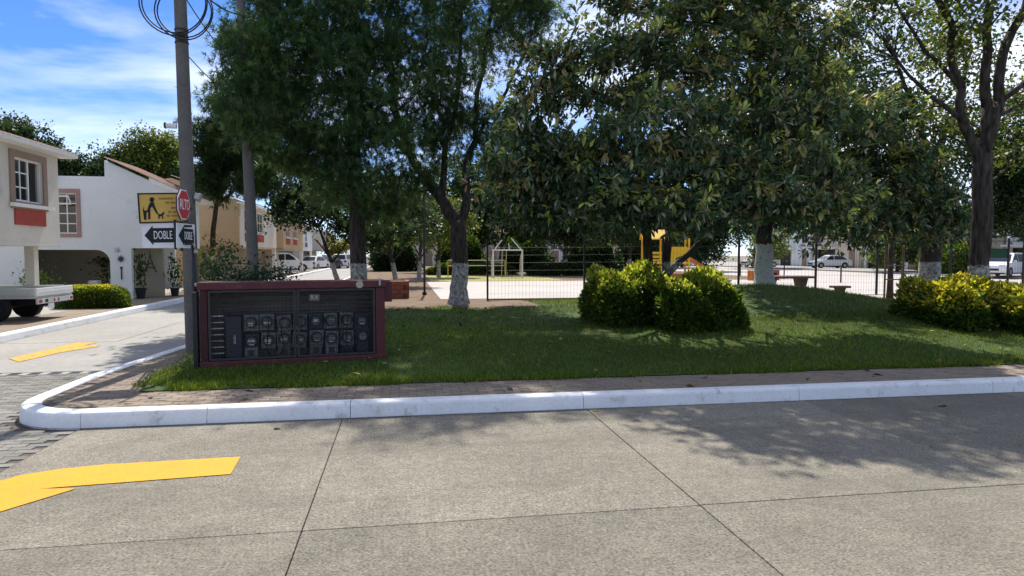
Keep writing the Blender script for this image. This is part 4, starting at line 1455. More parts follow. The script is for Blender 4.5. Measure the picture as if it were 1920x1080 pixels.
for k, (yy, mm, ww) in enumerate(((-.74, 'lamp_red', .09), (-.62, 'lamp_clear', .05), (-.46, 'ink_black', .10), (-.1, 'lamp_red', .03), (.1, 'lamp_red', .03), (.62, 'lamp_clear', .05), (.74, 'lamp_red', .09))):
    MB().box((.05, yy - ww / 2, .46), (.066, yy + ww / 2, .53)).build('tail_light', mm, bmp)
MB().box((.03, -.36, .30), (.045, -.10, .42)).build('number_plate', 'sign_white', tr)
MB().box((-5.0, -.35, .36), (-.02, .35, .50)).build('chassis', 'ink_black', tr)
MB().tube([(-.95, -.75, .34), (-.95, .75, .34)], .05, 10).build('rear_axle', 'dark_steel', tr)
for (wx, wy) in ((-.95, -.70), (-.95, .70), (-3.9, -.72), (-3.9, .72)):
    whl = wheel(tr, wx, wy, .34, .22, 1 if wy > 0 else -1)
    whl.children[0].data.materials[0] = M('dark_steel')
cabp = [(-4.75, .42), (-4.75, 1.05), (-4.45, 1.68), (-4.3, 1.74), (-3.25, 1.74), (-3.2, 1.66), (-3.2, .42)]
cbn = MB().poly([cabp], lambda a, b, d: (a, d, b), -.85, .85).build('cab', 'car_white', tr, bevel=.04)
for s in (-1, 1):
    MB().poly([[(-4.5, 1.05), (-4.28, 1.58), (-3.42, 1.58), (-3.42, 1.05)]], lambda a, b, d: (a, d, b), s * .852, s * .858).build('side_window', 'glass_dark', cbn)
MB().box((-3.199, -.6, 1.1), (-3.190, .6, 1.58)).build('rear_window', 'glass_dark', cbn)

# ================================================================ trees of the park
PG = 'pines with whitewashed trunks'
ZB = float(hz(1.52, 18.4))
tree('pine_tree', 'pine with a thick patchy whitewashed trunk and a limb leaning left, by the court fence', (1.52, 18.4, ZB),
     [(0, 0, 0, .25), (.02, 0, .6, .235), (.03, 0, 1.5, .22), (.0, .0, 2.3, .215)],
     [[(.0, 0, 2.2, .20), (-.45, .3, 2.95, .16), (-1.2, .8, 4.0, .13), (-1.75, 1.0, 5.6, .10), (-1.9, .9, 8.0, .07), (-1.6, .6, 11.0, .04)],
      [(.0, 0, 2.2, .15), (.25, .3, 3.2, .11), (.55, .6, 4.6, .085), (.75, .5, 6.5, .06), (1.1, .4, 9.0, .04)],
      [(-.45, .3, 2.95, .10), (-.3, .8, 4.5, .08), (.1, .8, 6.5, .06), (.2, .5, 10, .035)],
      [(.55, .6, 4.6, .06), (1.2, .5, 5.6, .05), (2.0, .6, 7.2, .03)],
      [(-1.2, .8, 4.0, .07), (-1.9, .3, 4.8, .05), (-2.6, 0, 5.6, .03)]],
     [(-.84, 0, 6.6, 2.0, 1.8, 1.7, 62), (.7, .8, 7.8, 1.9, 1.7, 1.5, 42), (1.65, .7, 7.8, 1.3, 1.3, 1.2, 28), (-1.4, .4, 3.7, 1.0, .8, .75, 18), (.1, .8, 5.3, .9, .8, .7, 12), (1.3, .6, 4.8, .9, .8, .6, 14), (1.5, .7, 3.6, .8, .7, .6, 12), (.5, .7, 4.3, .6, .6, .5, 6),
      (2.2, .6, 8.6, .9, .9, .8, 14), (-.6, .2, 9.6, 2.4, 2.0, 1.9, 52), (1.0, .3, 11, 2.0, 1.7, 1.6, 28), (-.4, .1, 12.4, 1.6, 1.4, 1.2, 22), (.9, 0, 13.4, 1.4, 1.2, .9, 14), (2.2, 0, 12.0, 1.2, 1.0, 1.2, 12), (.2, 0, 14.7, 1.8, 1.0, .6, 20), (2.0, 0, 14.2, 1.2, .9, .6, 13), (-1.4, 0, 14.1, 1.0, .9, .6, 10), (-2.2, -.3, 4.7, .7, .7, .5, 12), (-.9, .6, 5.0, 1.2, .9, .9, 26)],
     lambda P, O, r, n: pine_leaves(P, O, r, n, .17, 15), PG, 'bark_white', twigs=120, puff=.42, per=36)
ZB = float(hz(-1.15, 18.1))
tree('pine_tree', 'dense dark pine standing behind the meter cabinet', (-1.15, 18.1, ZB),
     [(0, 0, 0, .24), (.0, 0, .8, .225), (-.03, 0, 2.0, .20), (-.08, 0, 3.2, .18), (-.1, 0, 5.5, .14), (-.05, 0, 8.0, .10), (0, 0, 12.0, .05)],
     [[(-.05, 0, 2.3, .09), (.5, -.1, 2.55, .075), (.95, -.2, 2.6, .06), (1.05, -.2, 3.2, .035)],
      [(-.08, 0, 3.4, .08), (-.9, -.2, 4.0, .05), (-1.7, -.3, 4.6, .03)],
      [(-.1, 0, 4.6, .08), (.6, -.4, 5.2, .05), (1.2, -.6, 5.4, .03)],
      [(-.1, 0, 5.6, .07), (-1.0, -.2, 6.5, .05), (-2.2, .2, 7.4, .03)]],
     [(-.9, -.2, 6.6, 1.75, 1.5, 1.5, 60), (-1.45, -.2, 4.55, 1.2, 1.0, 1.0, 34), (.3, -.5, 4.6, 1.5, 1.2, 1.25, 46), (.45, -.4, 7.1, 2.0, 1.6, 1.8, 70), (-.35, 0, 3.0, 1.1, .9, .8, 24), (-1.7, 0, 7.7, 1.2, 1.0, 1.1, 26),
      (-2.75, 1.0, 6.6, .85, .8, .9, 14), (.65, .3, 2.6, .8, .7, .5, 14), (-.5, 0, 9.3, 2.2, 1.8, 1.6, 46), (.2, 0, 11.2, 1.6, 1.4, 1.3, 24), (.3, 0, 12.6, 1.0, .9, .8, 9), (-2.35, -1.6, 6.1, .75, .5, .7, 15), (-2.2, -1.5, 4.6, .7, .5, .6, 14), (-2.7, -1.3, 5.2, .7, .5, .6, 12), (-1.6, .3, 5.7, 1.1, 1.0, 1.0, 26), (-2.3, .6, 7.4, 1.0, .9, 1.1, 22), (-1.0, -.1, 3.9, 1.0, .8, .6, 20)],
     lambda P, O, r, n: pine_leaves(P, O, r, n, .17, 15, [(0.056, 0.118, 0.052), (0.088, 0.160, 0.064), (0.14, 0.205, 0.075)]), PG, 'bark_white', twigs=110, puff=.40, per=36)

# loquat over the middle hedge
ZB = float(hz(5.2, 13.3))
tree('loquat_tree', 'broad loquat with pale new leaf tufts, rising on several stems from the middle hedge', (5.2, 13.2, ZB),
     [(-.12, 0, 0, .12), (-.14, 0, .8, .105), (-.2, 0, 1.6, .095), (-.35, -.1, 2.8, .08), (-.8, -.3, 4.2, .05)],
     [[(.16, 0, -.1, .10), (.2, 0, .8, .095), (.3, 0, 1.8, .085), (.5, -.1, 3.2, .07), (.8, -.2, 5.4, .04)],
      [(.2, 0, .85, .075), (.75, -.3, 1.5, .06), (1.3, -.7, 2.1, .045), (2.0, -.9, 3.2, .03)],
      [(-.2, 0, 1.6, .07), (-.9, -.4, 2.3, .05), (-1.7, -.6, 2.9, .03)],
      [(.3, 0, 1.8, .07), (.2, -.7, 2.8, .05), (-.2, -1.6, 3.6, .03)],
      [(.5, -.1, 3.2, .06), (1.5, -.4, 4.2, .045), (2.6, -.5, 5.0, .03)],
      [(-.35, -.1, 2.8, .06), (0, -.1, 4.5, .05), (.4, .2, 7.0, .03)]],
     [(-1.3, -1.0, 4.6, 1.4, 1.1, 1.1, 24), (.15, -1.2, 5.1, 1.6, 1.2, 1.3, 28), (1.9, -1.0, 5.3, 1.5, 1.2, 1.3, 25), (-1.95, -1.0, 3.2, 1.15, .9, 1.0, 24), (-.7, -2.1, 3.2, 1.4, .9, 1.1, 32), (1.1, -2.0, 3.4, 1.5, 1.0, 1.2, 34), (2.75, -1.2, 4.0, 1.25, 1.0, 1.1, 24),
      (-1.45, -2.0, 2.3, .95, .6, .55, 20), (-.4, -2.5, 2.15, 1.0, .6, .5, 18), (1.1, -2.4, 2.25, 1.0, .6, .5, 18), (-2.75, -.9, 3.4, .8, .6, .9, 14), (-2.5, -.8, 4.5, .7, .6, .7, 8), (-3.2, -.7, 2.7, .55, .5, .45, 7), (-2.65, -1.0, 2.4, .75, .6, .6, 12), (2.5, -1.7, 2.4, .9, .7, .7, 16), (-.6, -.6, 6.3, 1.3, 1.1, 1.2, 17), (1.9, -.5, 6.6, 1.5, 1.1, 1.3, 20), (.6, -.7, 7.8, 1.5, 1.1, 1.1, 16), (2.3, -.8, 8.3, 1.3, 1.1, 1.0, 15), (-1.3, -.7, 7.4, 1.0, .9, .9, 8), (1.2, -1.0, 8.9, 1.5, 1.0, .7, 18), (-.7, -1.0, 8.6, 1.1, .9, .6, 14), (2.6, -1.0, 9.0, 1.0, .9, .6, 12)],
     loquat_leaves, 'loquat trees on the lawn', 'bark_white', twigs=120, puff=.46, per=30, flat=.26)
ZB = float(hz(9.9, 17.2))
tree('loquat_tree', 'dark tree on the mound with a clean whitewashed trunk', (9.95, 17.2, ZB),
     [(0, 0, 0, .26), (-.03, 0, .7, .235), (-.06, 0, 1.4, .22), (-.05, 0, 2.2, .19), (0, 0, 4.0, .13), (.2, 0, 6.5, .07)],
     [[(-.05, 0, 1.9, .10), (-.9, -.3, 2.8, .07), (-1.8, -.5, 3.6, .04)], [(-.05, 0, 2.2, .10), (.9, -.3, 3.2, .07), (1.9, -.4, 4.2, .04)]],
     [(-.3, -.5, 2.6, 1.35, 1.0, .6, 24), (.75, -.6, 2.2, .9, .8, .45, 14), (1.4, -.4, 3.2, 1.3, 1.2, 1.1, 26), (-.8, -.2, 4.3, 1.9, 1.5, 1.4, 40), (1.1, 0, 5.2, 1.7, 1.5, 1.3, 34), (.3, 0, 7.0, 1.8, 1.6, 1.3, 30)],
     lambda P, O, r, n: loquat_leaves(P, O, r, n, .21, .06, .08), 'loquat trees on the lawn', 'bark_white_clean', twigs=60, puff=.48, per=17, flat=.28)
ZB = float(hz(13.95, 17.3))
tree('loquat_tree', 'young loquat tied between two stakes by the path', (13.95, 17.3, ZB),
     [(0, 0, 0, .085), (0, 0, .9, .075), (.0, 0, 1.7, .07)],
     [[(0, 0, 1.65, .055), (-.35, -.2, 2.3, .045), (-1.1, -.7, 3.2, .03)], [(0, 0, 1.65, .055), (.3, -.2, 2.4, .045), (.2, -.6, 4.0, .025)]],
     [(-1.95, -1.2, 4.8, 1.2, 1.1, .9, 20), (-1.4, -1.4, 3.5, 1.3, 1.1, .95, 26), (-2.2, -1.3, 3.2, 1.0, .9, .8, 16), (-.6, -1.6, 3.2, 1.2, 1.0, .9, 22), (-2.0, -1.9, 2.2, 1.0, .8, .6, 16), (-.4, -2.0, 2.15, .85, .7, .5, 16), (-2.6, -1.3, 2.0, .8, .7, .5, 12), (.1, 0, 4.9, 1.3, 1.2, 1.1, 18)],
     lambda P, O, r, n: loquat_leaves(P, O, r, n, .20, .12, .14), 'loquat trees on the lawn', 'bark_pale', twigs=60, puff=.46, per=20, flat=.28)
ZB = float(hz(15.8, 17.9))
tree('park_tree', 'dark thick trunk with pale base beside the golden hedge, under loose leaves', (15.85, 18.0, ZB),
     [(0, 0, 0, .32), (0, 0, .9, .30), (0, 0, 2.6, .28), (-.1, 0, 4.2, .2)],
     [[(-.1, 0, 4.0, .12), (-1.0, -.4, 5.5, .08), (-1.9, -.6, 7.0, .04)], [(-.1, 0, 4.0, .12), (.7, -.2, 5.8, .08), (1.2, 0, 7.6, .04)]],
     [(-1.6, -.8, 5.2, 1.5, 1.2, 1.0, 26), (-3.3, -.5, 6.7, 1.5, 1.3, 1.1, 24), (-.3, -.4, 2.2, .7, .6, .45, 9), (.3, -.2, 6.8, 1.8, 1.5, 1.3, 30), (-1.2, 0, 8.0, 2.0, 1.6, 1.3, 34), (-2.6, -.4, 8.6, 1.8, 1.4, 1.2, 26), (-2.4, -.3, 5.8, 1.5, 1.1, 1.0, 26), (1.6, -.3, 5.6, 1.3, 1.1, 1.1, 22), (.6, -.4, 4.6, 1.2, 1.0, .9, 18), (-1.0, -.6, 3.9, 1.1, .9, .7, 18)],
     broad(.13, [(0.03, 0.065, 0.02), (0.055, 0.10, 0.03), (0.11, 0.15, 0.045), (.2, .19, .07)], [3, 3, 3, 1], 5), None, 'bark_white', twigs=50, puff=.42, per=16)
# right hand tree with forking trunk
ZB = float(hz(11.1, 11.35))
tree('ash_tree', 'tall forking tree with a whitewashed foot inside the golden hedge, open airy crown', (11.1, 11.35, ZB),
     [(0, 0, 0, .205), (0, 0, .8, .19), (.0, 0, 1.6, .18), (-.02, 0, 2.6, .175), (.0, .02, 3.3, .165)],
     [[(-.03, 0, 3.0, .10), (-.28, .1, 3.7, .088), (-.36, .2, 4.6, .08), (-.50, .3, 5.8, .065), (-.9, .4, 7.2, .06), (-1.3, .3, 9.0, .03)],
      [(.0, .02, 3.2, .12), (.08, .05, 4.2, .095), (.10, .1, 5.3, .08), (.1, .1, 7.0, .07), (.3, 0, 9.2, .03)],
      [(.0, .02, 3.3, .12), (.28, -.02, 4.3, .095), (.40, -.1, 5.6, .08), (.7, -.2, 7.2, .07), (1.1, -.2, 9, .03)],
      [(-.40, .2, 4.6, .05), (-1.0, .4, 5.3, .035), (-1.7, .6, 6.6, .02)],
      [(-.30, .1, 3.9, .05), (-.9, .5, 4.6, .035), (-1.5, .9, 5.8, .02)],
      [(.3, -.02, 4.3, .06), (.8, -.05, 4.7, .045), (1.6, .1, 5.5, .03)],
      [(.2, 0, 4.0, .045), (.9, .2, 4.3, .035), (1.8, .2, 4.5, .02)],
      [(.0, 0, 2.7, .03), (.6, .3, 2.9, .025), (1.2, .5, 3.3, .015)]],
     [(.5, -.6, 6.2, 1.0, .8, .7, 6), (-.75, -.2, 6.0, 1.1, .9, .9, 9), (1.55, .5, 4.7, .8, .7, .8, 12), (-.6, .5, 5.6, 1.2, .8, .9, 10), (-.3, .9, 4.1, .6, .5, .4, 5), (-.5, -.3, 7.0, 1.3, 1.0, .9, 16), (.8, -.5, 7.1, 1.3, 1.0, .9, 14), (-1.2, -.1, 7.9, 1.8, 1.1, .9, 26), (-2.4, -.1, 7.9, 1.4, 1.1, .9, 18), (.8, 0, 8.0, 1.6, 1.0, .9, 14), (1.2, .6, 3.3, .5, .5, .4, 5), (1.5, -.3, 5.9, .7, .7, .6, 8)],
     broad(.105, [(0.055, 0.095, 0.022), (0.095, 0.135, 0.03), (0.15, 0.18, 0.04), (.20, .17, .05)], [3, 4, 3, .8], 5), None, 'bark_white', twigs=130, puff=.40, per=15, twig_r=.016)
ZB = float(hz(18.3, 17.8))
tree('dark_tree', 'low dark shady tree behind the forking tree near the green sign', (20.3, 18.3, ZB),
     [(0, 0, 0, .2), (0, 0, 1.2, .18), (-.1, 0, 2.4, .15), (-.2, 0, 4, .1)],
     [[(-.1, 0, 2.0, .09), (-.9, -.3, 2.6, .06), (-1.7, -.4, 2.7, .03)], [(-.1, 0, 2.2, .09), (.9, -.3, 3.4, .05)]],
     [(-2.1, -.6, 4.3, 1.3, 1.1, 1.0, 34), (-1.9, -.6, 3.1, 1.2, 1.0, .7, 30), (-1.7, .1, 2.6, .9, .8, .4, 14), (.6, -.3, 3.9, 1.4, 1.2, 1.2, 30), (.2, 0, 5.8, 1.8, 1.5, 1.2, 34)],
     broad(.15, [(0.016, 0.040, 0.014), (0.028, 0.060, 0.02), (.05, .085, .03)], [3, 3, 1], 6), None, 'bark_plain', twigs=40, puff=.42, per=16)
# street tree by the second pole
tree('street_tree', 'loose tree with ragged tufts between the two concrete poles, over the tan house', (-8.3, 31.0, .14),
     [(0, 0, 0, .14), (.05, 0, 1.2, .125), (.2, -.3, 2.6, .11), (.5, -.8, 3.8, .09)],
     [[(.5, -.8, 3.6, .07), (1.0, -1.5, 5.0, .045), (1.3, -2.2, 7.2, .025)], [(.5, -.8, 3.6, .07), (1.6, -1.8, 4.4, .045), (2.6, -2.6, 5.2, .025)], [(.5, -.8, 3.8, .06), (1.2, -1.8, 5.6, .04), (2.2, -2.4, 7.2, .02)]],
     [(.8, -2.1, 6.25, .9, .8, .85, 18), (1.4, -2.2, 7.5, .95, .8, 1.0, 20), (2.5, -2.4, 6.9, 1.15, .9, 1.1, 30), (1.2, -2.3, 4.75, .95, .8, .8, 22), (2.9, -2.5, 5.4, 1.15, .9, .9, 30), (2.7, -3.4, 4.3, .85, .7, .5, 18), (.4, -1.2, 4.6, .65, .6, .65, 12), (.35, -1.3, 5.6, .5, .5, .7, 8), (1.9, -2.3, 5.9, .9, .8, .8, 18), (3.2, -2.3, 7.6, 1.1, .9, 1.0, 20), (2.6, -2.3, 9.0, 1.2, 1.0, 1.1, 18)],
     lambda P, O, r, n: pine_leaves(P, O, r, n, .26, 15, [(0.024, 0.056, 0.018), (0.040, 0.078, 0.022), (0.08, 0.11, 0.035)]), None, 'bark_plain', twigs=60, puff=.42, per=36)
# small trees along the left street and behind the court
BG = 'small trees behind the court and along the street'


def small_tree(nm, lab, base, h, lean, blobs, cols, size=.2, k=4, per=16, bk='bark_white', r=.13, group=BG, twigs=22, puff=.55):
    return tree(nm, lab, base, [(0, 0, 0, r), (lean[0] * .2, lean[1] * .2, h * .3, r * .85), (lean[0] * .55, lean[1] * .55, h * .6, r * .65), (lean[0], lean[1], h, r * .4)],
                [[(lean[0] * .3, lean[1] * .3, h * .4, r * .45), (lean[0] * .3 + .7, lean[1] * .3, h * .75, r * .2)], [(lean[0] * .3, lean[1] * .3, h * .45, r * .45), (lean[0] * .3 - .8, lean[1] * .3 - .2, h * .8, r * .2)]],
                blobs, broad(size, cols, [3, 3, 1.4], k), group, bk, twigs=twigs, puff=puff, per=per)


DG = [(0.018, 0.045, 0.016), (0.032, 0.068, 0.022), (0.06, 0.10, 0.03)]
MG = [(0.035, 0.080, 0.020), (0.060, 0.110, 0.026), (0.11, 0.16, 0.04)]
YG = [(0.07, 0.12, 0.02), (0.12, 0.17, 0.03), (0.22, 0.23, 0.04)]
small_tree('street_tree', 'dark small tree leaning left over the street, painted white at its foot', (-3.2, 34.0, .13), 2.9, (-.9, .3), [(-1.85, .4, 3.6, 1.4, 1.1, 1.0, 24), (-.55, .2, 4.1, 1.3, 1.1, 1.0, 24), (.2, 0, 2.9, .9, .8, .7, 14), (-1.3, .4, 5.2, 1.6, 1.3, 1.1, 28), (.5, .1, 4.9, 1.3, 1.2, 1.0, 22), (-2.4, .5, 4.4, .8, .7, .6, 9)], DG, .2, 6)
small_tree('park_tree', 'crooked small tree with white foot behind the right end of the meter cabinet', (-.35, 33.5, .135), 3.0, (-.5, .2), [(-.6, 0, 3.4, 1.5, 1.2, 1.0, 26), (.7, 0, 3.3, 1.4, 1.2, .9, 24), (0, 0, 4.6, 1.7, 1.4, 1.1, 26), (-1.1, .3, 2.3, .6, .5, .4, 8)], DG, .2, 6)
small_tree('park_tree', 'bright leafy small tree in the gap between the two pine trunks', (2.4, 45.5, .135), 3.4, (.1, 0), [(-.4, 0, 3.2, 1.6, 1.4, 1.3, 30), (.8, 0, 4.0, 1.7, 1.4, 1.3, 28), (-.8, 0, 5.0, 1.8, 1.4, 1.2, 26)], YG, .22, 5)
small_tree('park_tree', 'slender white-footed tree beside the red brick planter', (1.0, 42.0, .135), 3.2, (.2, 0), [(0, 0, 3.6, 1.3, 1.1, 1.0, 26), (-.6, 0, 4.6, 1.3, 1.1, 1.0, 22)], DG, .22, 6)
small_tree('park_tree', 'dark spreading tree behind the white goal frame', (7.6, 52.0, .135), 4.2, (.2, 0), [(-1.2, 0, 4.6, 2.4, 2.0, 1.6, 34), (1.4, 0, 4.2, 2.4, 2.0, 1.5, 34), (0, 0, 6.6, 2.8, 2.2, 1.8, 36)], DG, .28, 7, r=.2)
small_tree('park_tree', 'dark round tree right of the white goal frame', (12.0, 48.5, .135), 3.6, (0, 0), [(-1.3, 0, 3.9, 2.1, 1.8, 1.4, 34), (1.2, 0, 3.8, 2.2, 1.8, 1.4, 34), (0, 0, 5.6, 2.4, 2.0, 1.5, 34)], DG, .28, 7, r=.18)
small_tree('park_tree', 'dark leafy tree behind the yellow slide tower', (17.5, 50.0, .135), 3.8, (0, 0), [(-1.3, 0, 4.1, 2.2, 1.8, 1.4, 32), (1.3, 0, 4.3, 2.2, 1.8, 1.4, 32), (0, 0, 6.2, 2.4, 2.0, 1.5, 32)], DG, .28, 7, r=.18)
small_tree('park_tree', 'mid green tree on the left behind the big pine limb', (4.2, 58.0, .135), 5.0, (0, 0), [(-1.6, 0, 5.4, 2.6, 2.0, 1.8, 34), (1.4, 0, 6.4, 2.6, 2.0, 1.9, 34), (0, 0, 8.4, 2.6, 2.0, 1.6, 28)], MG, .30, 6, r=.2)
small_tree('park_tree', 'small yellow-green tree at the kerb of the right street beyond the stone table', (24.9, 43.5, .1), 1.9, (.1, 0), [(0, 0, 1.9, 1.1, .9, .8, 24), (.9, 0, 2.2, 1.0, .9, .8, 20)], YG, .2, 5, r=.07, bk='bark_plain')
small_tree('street_tree', 'bushy bright green tree before the houses across the right street', (43.0, 52.5, .1), 2.6, (0, 0), [(0, 0, 2.4, 2.0, 1.6, 1.5, 40), (1.4, 0, 2.0, 1.6, 1.4, 1.2, 28), (-1.2, 0, 1.7, 1.3, 1.2, 1.0, 22)], YG, .26, 6, r=.14, bk='bark_plain')
small_tree('street_tree', 'tall dark tree before the houses beyond the white trunk', (40.5, 72, .1), 5.0, (0, 0), [(-1.6, 0, 5.0, 3.0, 2.2, 2.0, 36), (1.8, 0, 5.4, 3.0, 2.2, 2.0, 36), (0, 0, 8, 3.2, 2.4, 2.0, 36)], DG, .34, 7, r=.24, bk='bark_plain')
small_tree('street_tree', 'tall dark tree across the right street behind the young loquat', (47.0, 57, .1), 5.0, (0, 0), [(-2.0, 0, 5.0, 3.0, 2.2, 1.8, 36), (1.8, 0, 5.4, 3.0, 2.2, 2.0, 36), (0, 0, 8, 3.2, 2.4, 2.0, 36)], MG, .34, 7, r=.24, bk='bark_plain')
small_tree('street_tree', 'tall dark tree across the right street behind the white sport utility car', (46.5, 43.5, .1), 4.6, (0, 0), [(-2.0, 0, 5.0, 2.8, 2.2, 1.8, 36), (1.2, 0, 4.6, 2.8, 2.2, 1.8, 36), (0, 0, 7.6, 3.0, 2.4, 2.0, 32)], DG, .34, 7, r=.24, bk='bark_plain')
small_tree('street_tree', 'yellow-leaved shrub tree over the cars far up the left street', (-8.0, 85.5, .1), 2.4, (0, 0), [(0, 0, 2.6, 2.2, 1.6, 1.2, 40)], [(0.16, 0.17, 0.02), (0.26, 0.24, 0.02), (0.32, 0.28, 0.03)], .26, 6, r=.12, bk='bark_plain')

BT = 'trees before the houses at the far end of the park'
for (x, y, lab, cols) in ((-1.2, 66, 'dark round tree before the pale house at the far end of the park', DG), (6.8, 69, 'dense tree between the two far houses behind the goal frame', DG), (12.8, 64, 'dark tree in front of the beige house at the far end of the park', MG), (19.5, 68, 'broad dark tree before the white house behind the slide tower', DG), (23.0, 61, 'dark tree at the park edge by the right street bollards', DG), (29.5, 75, 'green tree at the far corner of the right street', MG)):
    small_tree('park_tree', lab, (x, y, .135), 3.4, (.2, 0), [(-1.4, 0, 3.2, 2.0, 1.6, 1.5, 34), (1.3, 0, 3.5, 2.1, 1.6, 1.5, 34), (0, 0, 5.2, 2.4, 1.8, 1.6, 34), (.2, -.3, 1.7, 1.5, 1.0, .8, 14)], cols, .3, 6, r=.18, group=BT)
# trees on the rise behind the houses
HG = 'trees on the rise behind the left houses'
for i, (x, y, zc, rx, rz_, cols, lab) in enumerate((
        (-33.0, 63, 10.9, 3.4, 3.0, DG, 'dark evergreen tree rising behind the cream house roof'),
        (-28.6, 64, 8.5, 2.4, 2.4, DG, 'lower dark tree between the cream roof and the parapet of the white house'),
        (-26.0, 67, 9.4, 2.1, 2.2, DG, 'dark tree behind the flat parapet of the white house'),
        (-22.6, 66, 10.7, 2.6, 2.7, YG, 'brighter green tree above the sloping roof of the white house'),
        (-19.2, 65, 7.6, 2.0, 2.2, MG, 'small green tree behind the ridge of the white house next to the pole'),
        (-38.0, 66, 11.0, 4.0, 3.4, DG, 'broad dark tree on the rise behind the cream house'))):
    tree('hill_tree', lab, (x, y, 0), [(0, 0, 0, .35), (0, 0, 3, .3), (.1, 0, zc - 2, .22), (0, 0, zc, .12)], [[(0, 0, zc - 3, .15), (1.5, 0, zc, .06)], [(0, 0, zc - 3, .15), (-1.5, 0, zc, .06)]],
         [(-rx * .4, 0, zc - .6, rx * .8, 2, rz_ * .8, 40), (rx * .5, -.3, zc - .3, rx * .8, 2, rz_ * .75, 40), (0, 0, zc + .6, rx * .8, 2, rz_ * .6, 34), (0, -.5, zc - 2.5, rx, 2, 2.0, 30)],
         broad(.27, cols, [3, 3, 2], 9), HG, 'bark_plain', twigs=24, puff=.7, per=18)

# ================================================================ hedges and bushes
def hedge(nm, lab, x0, x1, y0, y1, z0, h, n, cols_low, cols_top, size=.06, grp=None, bulge=.14, cat='hedge', top_share=.24, z_of=None):
    o = empty(nm, ((x0 + x1) / 2, (y0 + y1) / 2, z0), 0, lab, cat, grp)
    cx, cy = (x0 + x1) / 2, (y0 + y1) / 2
    ax, ay = (x1 - x0) / 2, (y1 - y0) / 2
    d = rng.normal(0, 1, (n * 2, 3))
    d[:, 2] = np.abs(d[:, 2])
    e = 4.0
    nrm = (np.abs(d[:, 0]) ** e + np.abs(d[:, 1]) ** e + np.abs(d[:, 2]) ** e) ** (1 / e)
    q = d / nrm[:, None]
    lump = 1 + bulge * (np.sin(q[:, 0] * 5.1 + q[:, 2] * 2 + x0) + np.sin(q[:, 1] * 4.3 + q[:, 0] * 3.1 + 1) + np.sin(q[:, 2] * 6 + q[:, 0] * 7)) / 3
    depth = 1 - .16 * rng.random(len(q)) ** 2 + rng.normal(0, .018, len(q))
    P = q * np.array([ax, ay, h]) * (lump * depth)[:, None]
    # spread evenly: thin the crowded middle of each side
    P = P[:n]
    q = q[:n]
    dirs = unit(q * np.array([1, 1, 1.2]) + rng.normal(0, .55, (n, 3)) + np.array([0, 0, .25]))
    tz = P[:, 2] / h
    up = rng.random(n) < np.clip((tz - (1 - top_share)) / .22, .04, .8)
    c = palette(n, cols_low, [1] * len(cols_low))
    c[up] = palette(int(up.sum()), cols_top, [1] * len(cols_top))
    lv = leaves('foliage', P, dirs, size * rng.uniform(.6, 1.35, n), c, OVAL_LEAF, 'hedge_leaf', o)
    tag(lv, kind='stuff')
    mb = MB()
    for i in range(14):
        bx_, by_ = random.uniform(-ax * .75, ax * .75), random.uniform(-ay * .75, ay * .75)
        branch(mb, (bx_ * .8, by_ * .8, -.05), (bx_ * 1.1, by_ * 1.1, h * .85), .016, .006, .08, 4, 5)
    tag(mb.build('stems', 'bark_plain', o, fix=False), kind='stuff')
    # dense twiggy inside, so no light passes straight through
    ni = int(n * .5)
    Pi = (rng.random((ni, 3)) * 2 - 1) * np.array([ax * .84, ay * .84, 0]) + np.array([0, 0, 1]) * (rng.random((ni, 1)) * h * .84)
    li = leaves('inner_foliage', Pi, rand_dir(ni), size * 1.5, palette(ni, cols_low, [1] * len(cols_low)), OVAL_LEAF, 'hedge_leaf', o)
    tag(li, kind='stuff')
    return o


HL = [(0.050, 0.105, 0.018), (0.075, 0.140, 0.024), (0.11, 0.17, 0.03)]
HT = [(0.42, 0.48, 0.08), (0.32, 0.42, 0.07), (0.50, 0.52, 0.14)]  # yellow new growth, brightened so the sunlit tops sit in the colour
GT = [(0.52, 0.48, 0.06), (0.40, 0.42, 0.06), (0.58, 0.53, 0.12)]  # golden growth, lightened further to carry the sun on the tops
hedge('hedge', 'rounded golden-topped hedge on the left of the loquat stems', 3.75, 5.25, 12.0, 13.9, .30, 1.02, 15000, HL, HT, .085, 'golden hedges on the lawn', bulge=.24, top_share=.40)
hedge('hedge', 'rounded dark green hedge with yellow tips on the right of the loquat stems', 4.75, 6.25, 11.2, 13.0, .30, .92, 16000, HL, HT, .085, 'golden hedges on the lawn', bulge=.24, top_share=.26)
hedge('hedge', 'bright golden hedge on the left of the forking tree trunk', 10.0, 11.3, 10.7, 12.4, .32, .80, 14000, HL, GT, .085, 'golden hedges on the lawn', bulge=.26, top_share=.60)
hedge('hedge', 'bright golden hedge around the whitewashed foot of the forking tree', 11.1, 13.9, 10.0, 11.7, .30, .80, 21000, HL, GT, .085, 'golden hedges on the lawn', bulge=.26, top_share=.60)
hedge('hedge', 'square clipped hedge with a yellow top on the pavement beside the truck', -9.95, -8.1, 20.9, 21.9, .14, .64, 12000, HL, GT, .05, None, bulge=.04, top_share=.16)
